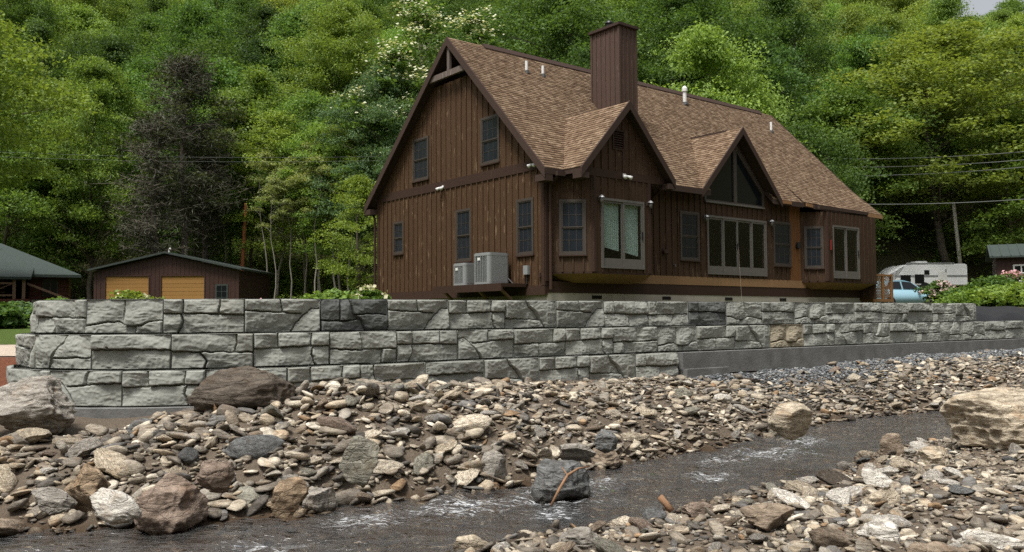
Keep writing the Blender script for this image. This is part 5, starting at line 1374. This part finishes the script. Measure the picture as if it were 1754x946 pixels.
growth('undergrowth', ug[::2], 60, 1.0, .22, 'fresh green', 'leafy green undergrowth along the foot of the wooded slope', 5)
us = [(k_ * y_, y_) for k_, y_ in zip(rsu.uniform(-.345, -.155, 420), rsu.uniform(50.5, 64, 420))]
growth('hillside_brush', us, 60, 1.0, .19, 'bright green', 'bright green brush on the open slope left of the house', 8)
growth('brush', ug[1::2], 50, .9, .20, 'deep green', 'deep green low brush between the tree trunks at the slope foot', 6)

# ------------------------------------------------------------------ garage behind the wall's left half
def yawed(px, Y, rz, z=None):
    p = at(px, 520, Y); return (p[0], p[1], gz(p[0], p[1]) if z is None else z), rz
loc, _ = yawed(160, 46, 0)
gar = empty('garage', loc, -.03); g0 = loc[2]
tag(gar, 'low dark brown metal garage with two golden wood doors', 'garage')
GWd, GD, GE, GRg = 7.95, 5.3, 2.62 - g0, 3.50 - g0
DOORS = [(.66, 3.02), (3.72, 6.06)]; DZ = 2.28 - g0
mb = MB()
xs = [0, DOORS[0][0], DOORS[0][1], DOORS[1][0], DOORS[1][1], 6.72, 7.32, GWd]
gt = lambda x: GE + (GRg - GE) * (1 - abs(x - GWd / 2) / (GWd / 2))
for a, b in zip(xs[:-1], xs[1:]):
    zb_ = DZ if (a, b) in DOORS else 0
    brk = [a, b] if not a < GWd / 2 < b else [a, GWd / 2, b]
    for c, d in zip(brk[:-1], brk[1:]): mb.hexa([(c, 0, zb_), (d, 0, zb_), (d, .1, zb_), (c, .1, zb_)], [(c, 0, gt(c) - .06), (d, 0, gt(d) - .06), (d, .1, gt(d) - .06), (c, .1, gt(c) - .06)])
mb.build('front_wall', M['garage_wall'], gar)
mb = MB(); mb.box(GWd - .1, GWd - .002, .1, GD, 0, GE - .06); mb.build('side_wall', M['garage_wall'], gar)
mb = MB(); mb.box(.002, .1, .1, GD, 0, GE - .06); mb.build('side_wall', M['garage_wall'], gar)
mb = MB(); mb.box(0, GWd, GD, GD + .1, 0, GE - .06); mb.build('rear_wall', M['garage_wall'], gar)
mb = MB()
for k in range(int(GWd / .23)):
    x = .12 + k * .23
    if not any(a - .06 < x < b + .06 for a, b in DOORS): mb.box(x, x + .03, -.018, 0, 0, gt(x) - .12)
    elif DZ < gt(x) - .2: mb.box(x, x + .03, -.018, 0, DZ + .08, gt(x) - .12)
for k in range(22): mb.box(GWd - .002, GWd + .016, .15 + k * .23, .18 + k * .23, 0, GE - .1)
mb.build('siding_ribs', M['garage_wall'], gar)
mb = MB()
for sx in (0, 1):
    e = -.22 if sx == 0 else GWd + .22; ze = GE - .05
    mb.hexa([(e, -.28, ze), (GWd / 2, -.28, GRg), (GWd / 2, GD + .25, GRg), (e, GD + .25, ze)], [(e, -.28, ze + .1), (GWd / 2, -.28, GRg + .1), (GWd / 2, GD + .25, GRg + .1), (e, GD + .25, ze + .1)])
mb.build('roof', M['garage_roof'], gar)
for a, b in DOORS:
    mb = MB(); mb.box(a - .05, a, -.03, .04, 0, DZ + .06).box(b, b + .05, -.03, .04, 0, DZ + .06).box(a, b, -.03, .04, DZ, DZ + .06)
    d = mb.build('garage_door', M['garage_wall'], gar)
    for k in range(10):
        z = k * DZ / 10; mb = MB(lambda x, y, z_: (x, y, z_)); mb.box(a, b, .02 + .006 * (k % 2), .06, z + .006, z + DZ / 10 - .003); mb.build('plank', M['garage_door'], d)
mb = MB(); mb.box(6.68, 7.36, -.03, .04, .55, 1.62); wv = mb.build('window', M['garage_roof'], gar)
for i in range(2):
    for j in range(3):
        mb = MB(); mb.box(6.75 + i * .28, 7.0 + i * .28, -.036, -.031, .62 + j * .32, .90 + j * .32); mb.build('pane', M['dark_glass'], wv)
mb = MB(); mb.tube([(3.85, .6, GRg + .05), (3.85, .6, GRg + .25), (3.95, .5, GRg + .32)], .05, 8); mb.build('vent_pipe', M['white'], gar)

# ------------------------------------------------------------------ green-roofed cabin at the left edge
p = at(132, 520, 38); cz = gz(p[0], p[1])
cab = empty('cabin', (p[0], p[1], cz), .46); tag(cab, 'red-brown log cabin with green roof and porch at the left edge', 'cabin')
ce, cr_ = 1.95 - cz, 3.50 - cz; fl = .85 - cz
mb = MB(); mb.box(-7, -.35, .3, 5.4, 0, fl); mb.build('foundation', M['concrete'], cab)
for k in range(6):
    z = fl + (ce - fl) * k / 6; h = (ce - fl) / 6
    mb = MB(); mb.box(-1.9, -.38, .3, .5, z + .006, z + h - .006); mb.build('log', M['cabin_wall'], cab, bevel=.03)
    mb = MB(); mb.box(-.55, -.36, .52, 5.4, z + .006, z + h - .006); mb.build('log', M['cabin_wall'], cab, bevel=.03)
    mb = MB(); mb.box(-6.8, -1.92, 1.7, 1.9, z + .006, z + h - .006); mb.build('log', M['cabin_wall'], cab, bevel=.03)
mb = MB(); mb.box(-1.95, -1.8, .5, 1.7, fl, ce); mb.build('side_wall', M['cabin_wall'], cab)
mb = MB(); mb.box(-1.38, -.78, .24, .30, ce - .95, ce - .18); w = mb.build('window', M['frame'], cab)
for i in range(2):
    mb = MB(); mb.box(-1.33 + i * .28, -1.10 + i * .28, .225, .238, ce - .9, ce - .23); mb.build('pane', M['dark_glass'], w)
mb = MB(); mb.box(-2.9, -2.1, 1.64, 1.70, fl, ce - .2); mb.build('door', M['dark'], cab)
mb = MB(); T = .12
hip = [(.15, -.35, ce), (.15, 5.9, ce), (-3.2, 2.8, cr_), (-8.5, 2.8, cr_), (-8.5, -.35, ce), (-8.5, 5.9, ce)]
n = len(hip); mb.add([(x, y, z - T) for x, y, z in hip] + hip, [(6, 8, 9, 10), (6, 7, 8), (7, 11, 9, 8), (0, 4, 3, 2), (0, 2, 1), (1, 2, 3, 5), (0, 6, 10, 4), (0, 1, 7, 6), (1, 5, 11, 7), (4, 10, 9, 3), (3, 9, 11, 5)])
ro = mb.build('roof', M['green_roof'], cab)
mb = MB(); mb.hexa([(-7.2, -1.6, ce - .28), (-1.72, -1.6, ce - .28), (-1.72, .34, ce + .22), (-7.2, .34, ce + .22)], [(-7.2, -1.6, ce - .17), (-1.72, -1.6, ce - .17), (-1.72, .34, ce + .33), (-7.2, .34, ce + .33)]); mb.build('porch_roof', M['green_roof'], cab)
mb = MB(); mb.box(-7, -1.8, -1.5, 1.7, fl - .14, fl); mb.build('porch_floor', M['cabin_wall'], cab)
for x in (-2.0, -2.35, -4.6):
    mb = MB(); mb.box(x - .06, x + .06, -1.42, -1.3, 0, ce - .26); mb.build('porch_post', M['stair_wood'], cab)
mb = MB(); mb.box(-6.9, -2.4, -1.40, -1.32, fl + .62, fl + .70).box(-6.9, -2.4, -1.40, -1.32, fl + .12, fl + .19); rl = mb.build('porch_rail', M['stair_wood'], cab)
for k in range(4):
    mb = MB(); x = -6.6 + k * 1.05; mb.hexa([(x, -1.38, fl + .19), (x + .07, -1.38, fl + .19), (x + .07, -1.34, fl + .19), (x, -1.34, fl + .19)], [(x + .95, -1.38, fl + .62), (x + 1.02, -1.38, fl + .62), (x + 1.02, -1.34, fl + .62), (x + .95, -1.34, fl + .62)]); mb.build('rail_brace', M['stair_wood'], cab)
for yy in (-1.2, -.2):
    mb = MB(); mb.hexa([(.15, yy, .45), (.15, yy + .08, .45), (-1.9, yy + .08, fl + .62), (-1.9, yy, fl + .62)], [(.15, yy, .54), (.15, yy + .08, .54), (-1.9, yy + .08, fl + .72), (-1.9, yy, fl + .72)]); mb.build('stair_rail', M['stair_wood'], cab)
for k in range(5):
    mb = MB(); x = -1.75 + k * .38; mb.box(x, x + .36, -1.15, -.25, fl - .2 * (k + 1), fl - .2 * (k + 1) + .05); mb.build('stair_tread', M['stair_wood'], cab)
mb = MB(); mb.tube([(-3.6, 2.0, cr_), (-3.6, 2.0, cr_ + .45)], .12, 10); mb.build('chimney_pipe', M['white'], cab)

# ------------------------------------------------------------------ camper, car, shed at the right
p = at(1518, 500, 56); cz = gz(p[0], p[1])
cmp_ = empty('camper', (p[0], p[1], cz), .03); tag(cmp_, 'white travel trailer parked beyond the house end', 'camper')
Lc, Hc, Wc, bz = 5.5, 3.30 - cz, 2.2, .45
prof = [(.55, bz), (Lc, bz), (Lc, Hc - .1), (Lc - .1, Hc)] + [(1.9, Hc), (1.3, Hc - .06), (.85, Hc - .25), (.45, Hc - .6), (.18, Hc - 1.05), (.05, Hc - 1.5), (.08, bz + .5)]
mb = MB(); mb.prism([(x, 0, z) for x, z in prof], (0, Wc, 0)); body = mb.build('body', M['camper'], cmp_, bevel=.05)
for (x0, x1, z0, z1) in ((1.02, 1.62, Hc - 1.30, Hc - .78), (1.98, 2.52, Hc - 1.26, Hc - .74), (2.62, 2.88, Hc - .68, Hc - .46)):
    mb = MB(); mb.box(x0 - .04, x1 + .04, -.02, .0, z0 - .04, z1 + .04); w = mb.build('window', M['black'], cmp_); mb = MB(); mb.box(x0, x1, -.027, -.021, z0, z1); mb.build('pane', M['dark_glass'], w)
mb = MB(); mb.box(3.5, 4.1, -.02, 0, bz + .1, Hc - .5); d = mb.build('door', M['white'], cmp_); mb = MB(); mb.box(4.0, 4.05, -.05, -.02, bz + .9, bz + 1.05); mb.build('handle', M['black'], d)
mb = MB(); mb.box(.6, Lc - .05, -.012, 0, bz + .55, bz + .68); mb.build('stripe', M['grey_metal'], cmp_)
mb = MB(); mb.box(2.4, 3.2, .7, 1.5, Hc, Hc + .22); mb.build('roof_unit', M['white'], cmp_, bevel=.04)
mb = MB(); mb.box(Lc, Lc + .02, .35, 1.5, Hc - 1.5, Hc - .6); mb.build('rear_window', M['dark_glass'], cmp_)
mb = MB(); mb.tube([(1.4, .03, Hc + .02), (4.6, .03, Hc + .02)], .05, 8); mb.build('awning', M['grey_metal'], cmp_)
for x in (2.6, 3.3):
    mb = MB(); mb.tube([(x, -.02, .33), (x, .2, .33)], .33, 18); mb.build('wheel', M['rubber'], cmp_)
mb = MB(); mb.tube([(.6, Wc / 2, bz), (-.8, Wc / 2, bz)], .06, 6); mb.build('hitch', M['black'], cmp_)

p = at(1594, 512, 47); cz = gz(p[0], p[1])
car = empty('parked_car', (p[0], p[1], cz), .30); tag(car, 'light blue hatchback car parked in front of the camper', 'car')
# side profile, nose at x=0, tail at x=-4.3
low = [(0, .28), (.02, .55), (-.10, .74), (-.55, .88), (-1.15, .98), (-4.1, 1.02), (-4.28, .85), (-4.28, .35), (-4.0, .25), (-.2, .22)]
def loft(mb, prof_, w0, w1, zsplit):
    n = len(prof_); P = []
    for sy in (-1, -.93, .93, 1):
        for x, z in prof_: P.append((x * (1 if abs(sy) < 1 else .985) - (0 if abs(sy) < 1 else .03), (sy) * w0, z))
    Fs = []
    for r in range(3):
        for i in range(n): Fs.append((r * n + i, r * n + (i + 1) % n, (r + 1) * n + (i + 1) % n, (r + 1) * n + i))
    Fs += [tuple(range(n)), tuple(range(4 * n - 1, 3 * n - 1, -1))]
    mb.add(P, Fs)
mb = MB(); loft(mb, low, .87, .87, 0); mb.build('body', M['car_paint'], car, bevel=.035, smooth=True)
cabp = [(-1.10, .97), (-1.85, 1.42), (-2.4, 1.53), (-3.4, 1.50), (-4.0, 1.25), (-4.15, 1.0)]
mb = MB(); n = len(cabp)
mb.add([(x, -.80, z) if z < 1.1 else (x, -.62, z) for x, z in cabp] + [(x, .80, z) if z < 1.1 else (x, .62, z) for x, z in cabp], [tuple(range(n)), tuple(range(2 * n - 1, n - 1, -1))] + [(i, (i + 1) % n, n + (i + 1) % n, n + i) for i in range(n)])
mb.build('cabin', M['car_paint'], car, bevel=.03)
mb = MB(); mb.add([(-1.20, -.70, 1.045), (-1.80, -.56, 1.405), (-1.80, .56, 1.405), (-1.20, .70, 1.045)], [(0, 1, 2, 3)]); mb.build('windscreen', M['screen_glass'], car)
for sy in (-1, 1):
    for pts in ([(-1.45, .81, 1.06), (-1.98, .665, 1.42), (-2.55, .655, 1.455), (-2.55, .80, 1.06)], [(-2.65, .80, 1.06), (-2.65, .655, 1.455), (-3.35, .66, 1.43), (-3.75, .80, 1.08)]):
        mb = MB(); mb.add([(x, sy * (y + .012), z) for x, y, z in pts], [(0, 1, 2, 3)]); mb.build('side_window', M['dark_glass'], car)
    mb = MB(); mb.hexa([(-.06, sy * .55, .66), (-.03, sy * .80, .66), (-.5, sy * .875, .80), (-.45, sy * .6, .86)], [(-.12, sy * .55, .74), (-.10, sy * .80, .75), (-.55, sy * .86, .90), (-.5, sy * .6, .90)]); mb.build('headlight', M['chrome'], car)
    mb = MB(); mb.box(-1.75, -1.6, sy * .98 - .08, sy * .98 + .08, 1.0, 1.14); mb.build('mirror', M['car_paint'], car, bevel=.02)
    for x in (-.85, -3.45):
        mb = MB(); mb.tube([(x, sy * .72, .32), (x, sy * .89, .32)], .32, 20); w = mb.build('wheel', M['rubber'], car)
        mb = MB(); mb.tube([(x, sy * .88, .32), (x, sy * .90, .32)], [.20, .19], 14); mb.build('rim', M['chrome'], w)
mb = MB(); mb.box(.0, .025, -.26, .26, .42, .55); mb.build('number_plate', M['white'], car)

p = at(1699, 520, 42); cz = gz(p[0], p[1])
shed = empty('shed', (p[0], p[1], cz), -.46); tag(shed, 'dark brown shed with green metal roof and white window, right edge', 'shed')
sw = 2.80 - cz
mb = MB(); mb.box(.25, 5.5, 0, .1, 0, sw).box(.25, .35, .1, 3.2, 0, sw).box(5.4, 5.5, .1, 3.2, 0, sw).box(.35, 5.4, 3.1, 3.2, 0, sw); mb.build('walls', M['garage_wall'], shed)
for k in range(26):
    mb = MB(); x = .26 + k * .2; mb.box(x, x + .19, -.022, -.001, 0, sw - .01)
    if not (.85 < x + .1 < 1.75): mb.build('siding_board', M['garage_wall'], shed)
mb = MB(); mb.hexa([(-.05, -.35, sw - .08), (5.8, -.35, sw - .08), (5.8, 1.6, sw + .62), (-.05, 1.6, sw + .62)], [(-.05, -.35, sw), (5.8, -.35, sw), (5.8, 1.6, sw + .7), (-.05, 1.6, sw + .7)])
mb.hexa([(-.05, 3.5, sw - .08), (5.8, 3.5, sw - .08), (5.8, 1.6, sw + .62), (-.05, 1.6, sw + .62)], [(-.05, 3.5, sw), (5.8, 3.5, sw), (5.8, 1.6, sw + .7), (-.05, 1.6, sw + .7)])
rf = mb.build('roof', M['green_roof'], shed)
for x in (.3, 5.45):
    mb = MB(); mb.prism([(x, .05, sw), (x, 3.15, sw), (x, 1.6, sw + .58)], (.05, 0, 0)); mb.build('gable_wall', M['garage_wall'], shed)
for k in range(15):
    x = .05 + k * .4; mb = MB(); mb.hexa([(x, -.36, sw), (x + .04, -.36, sw), (x + .04, 1.6, sw + .7), (x, 1.6, sw + .7)], [(x, -.36, sw + .035), (x + .04, -.36, sw + .035), (x + .04, 1.6, sw + .735), (x, 1.6, sw + .735)]); mb.build('roof_rib', M['green_roof'], rf)
wx0, wx1, wz0, wz1 = .95, 1.65, sw - 1.25, sw - .42
mb = MB(); mb.box(wx0, wx1, -.05, -.0235, wz0, wz1); w = mb.build('window', M['white'], shed)
for i in range(2):
    for j in range(2):
        a = wx0 + .07 + i * .31; c = wz0 + .08 + j * .37; mb = MB(); mb.box(a, a + .25, -.058, -.051, c, c + .31); mb.build('pane', M['dark_glass'], w)

# ------------------------------------------------------------------ poles, wires
def pole(p_bot, p_top, r, mat, label, name='utility_pole'):
    mb = MB(); mb.tube([p_bot, tuple((np.array(p_bot) + np.array(p_top)) / 2), p_top], [r, r * .9, r * .75], 10); o = mb.build(name, mat, None, True); return tag(o, label, 'pole')
pt = at(1633, 348, 58); pole((pt[0] + .5, 58.0, gz(pt[0] + .5, 58) - .2), tuple(pt), .14, M['pole'], 'pale leaning wooden utility pole behind the camper')
pt = at(421, 348, 52); pole((pt[0] - .30, 52.0, gz(pt[0], 52) - .2), tuple(pt), .13, M['orange_pole'], 'thin orange-brown pole behind the garage right slope', 'wooden_pole')
def wire(a, b, sag, label, r=.022, group='overhead wires on the right'):
    a, b = np.array(a), np.array(b); mb = MB(); pts = []
    for k in range(17):
        f = k / 16; q_ = a + (b - a) * f; q_[2] -= sag * 4 * f * (1 - f); pts.append(tuple(q_))
    mb.tube(pts, r, 5); tag(mb.build('power_line', M['wire']), label, 'wire', group)
for (y0, y1, yy, lab) in ((270, 256, 56, 'topmost overhead wire to the right of the roof'), (284, 270, 56, 'second overhead wire below the topmost one'), (300, 282, 56, 'third overhead wire down right of the roof'), (345, 338, 54, 'lowest thin overhead wire, crossing behind the leaning pole')):
    wire(at(1330, y0, yy), at(1800, y1, yy - 4), .3, lab)
for (y0, y1, lab) in ((258, 268, 'upper faint wire crossing the trees above the garage'), (266, 275, 'lower faint wire crossing the trees above the garage')):
    wire(at(-60, y0, 47), at(660, y1, 47), .2, lab, .006, 'overhead wires on the left')

# ------------------------------------------------------------------ garden shrubs
def shrub(px, base_y, Y, w, h, tint, label, seed, bloom=None, nb=160, name='shrub'):
    p = at(px, base_y, Y); rs_ = np.random.RandomState(seed); z0 = gz(p[0], p[1])
    o = empty(name, (p[0], p[1], z0)); tag(o, label, 'shrub')
    C, N, cc = crown_points(rs_, h, w / 2, .05, 46, 85, 3, .7, .30); C[:, 2] = np.maximum(C[:, 2], .02)
    l = link('leaves', leaf_mesh('leaves', C, N, .15, M['leaf'], rs_), o); l.color = (*TINT[tint], 1)
    link('stem', trunk_mesh('stem', rs_, h * .8, .1, cc, .03, M['bark'], 12), o)
    if bloom:
        k = rs_.permutation(len(C))[:nb]; out = C[k] * np.array([1.06, 1.06, 1.05]); out = out[:, :]
        fl_ = []
        for c in out: fl_.append(c + rs_.normal(0, .06, (9, 3)))
        b = link('blossoms', leaf_mesh('blossoms', np.concatenate(fl_), rs_.normal(size=(9 * len(out), 3)) + np.array([0, -.6, .6]), .13, M['petal'], rs_, .9), o); b.color = (*bloom, 1)
    return o
PINK, ROSE, CREAM = (.62, .36, .40), (.55, .42, .42), (.60, .58, .42)
shrub(1608, 514, 41, 1.4, 1.2, 'deep green', 'pink-flowering rhododendron in front of the camper', 1, ROSE, 130)
shrub(1738, 512, 38, 1.9, 1.45, 'deep green', 'pink-flowering rhododendron below the shed window', 2, PINK, 110)
shrub(1672, 514, 37, 2.0, .9, 'mid green', 'low green hedge shrub between the rhododendrons', 3)
shrub(1705, 516, 36, 2.2, 1.2, 'deep green', 'green rounded shrub before the shed', 4)
shrub(1645, 515, 35, 1.1, .7, 'deep green', 'small green shrub right of the blue car', 5)
shrub(1690, 528, 31, 2.4, .5, 'fresh green', 'low fresh green ground shrub at the end of the wall', 6)
shrub(1745, 528, 30, 2.6, .6, 'bright green', 'low bright green plants at the right picture edge', 7)
shrub(222, 512, 24, 1.7, .82, 'golden green', 'airy yellow-green shrub in front of the left garage door', 8, CREAM, 25)
shrub(428, 511, 23, .7, .5, 'mid green', 'small pale-flowered plant at the garage corner', 9, CREAM, 30)
shrub(450, 511, 23, .65, .5, 'deep green', 'small pink-flowered plant right of the garage corner', 10, PINK, 30)
shrub(508, 511, 25, 1.1, .45, 'bright green', 'low bright green plant behind the wall, left of the house', 11, CREAM, 15)
shrub(570, 511, 26, 1.5, .5, 'fresh green', 'low green plant nearer the house gable', 12)
shrub(628, 511, 27, 1.0, .62, 'mid green', 'small white-flowered plant at the gable foot', 13, CREAM, 40)
shrub(35, 545, 27, 1.4, .5, 'blue-green', 'blue-green round shrub below the cabin porch', 14)
shrub(100, 535, 27, 1.4, .6, 'mid green', 'green shrub at the foot of the cabin stairs', 15)
shrub(8, 560, 22, 1.0, .55, 'deep green', 'small dark shrub at the left picture edge', 16)
# black sheeting over the soil at the right end of the top course
V_, F_ = [], []
for i in range(40):
    for j in range(14):
        a = 22.9 + i * .22; b = B0 + .05 + j * .16; x, y = xy(a, b)
        V_.append((x, y, gz(x, y) + .05 + .22 * math.sin(math.pi * j / 13) * (.6 + .4 * math.sin(i * .7)) + .05 * float(vn(i * .5, j * .6, 1.0, 3))))
for i in range(39):
    for j in range(13): F_.append((i * 14 + j, (i + 1) * 14 + j, (i + 1) * 14 + j + 1, i * 14 + j + 1))
o = link('tarp', np_mesh('tarp', V_, F_, M['tarp'], False)); md = o.modifiers.new('thick', 'SOLIDIFY'); md.thickness = .01
tag(o, 'crumpled black sheeting on the soil beyond the top course end', 'tarp')

# ------------------------------------------------------------------ labels: where look-alikes remain, say which one by its place
_same = {}
for o in list(COL.objects):
    if o.parent is None and o.get('label') and o.get('kind') != 'stuff': _same.setdefault(o['label'], []).append(o)
ORD = ['first', 'second', 'third', 'fourth', 'fifth', 'sixth', 'seventh', 'eighth']
NUM = {3: 'three', 4: 'four', 5: 'five', 6: 'six', 7: 'seven', 8: 'eight'}
for lab, obs in _same.items():
    if len(obs) < 2 or len(obs) > 8: continue
    obs.sort(key=lambda o: proj(o.location.x, o.location.y, o.location.z)[0])
    for i, o in enumerate(obs):
        o['label'] = lab + (', ' + ('left' if i == 0 else 'right') + ' one' if len(obs) == 2 else f', {ORD[i]} from left')
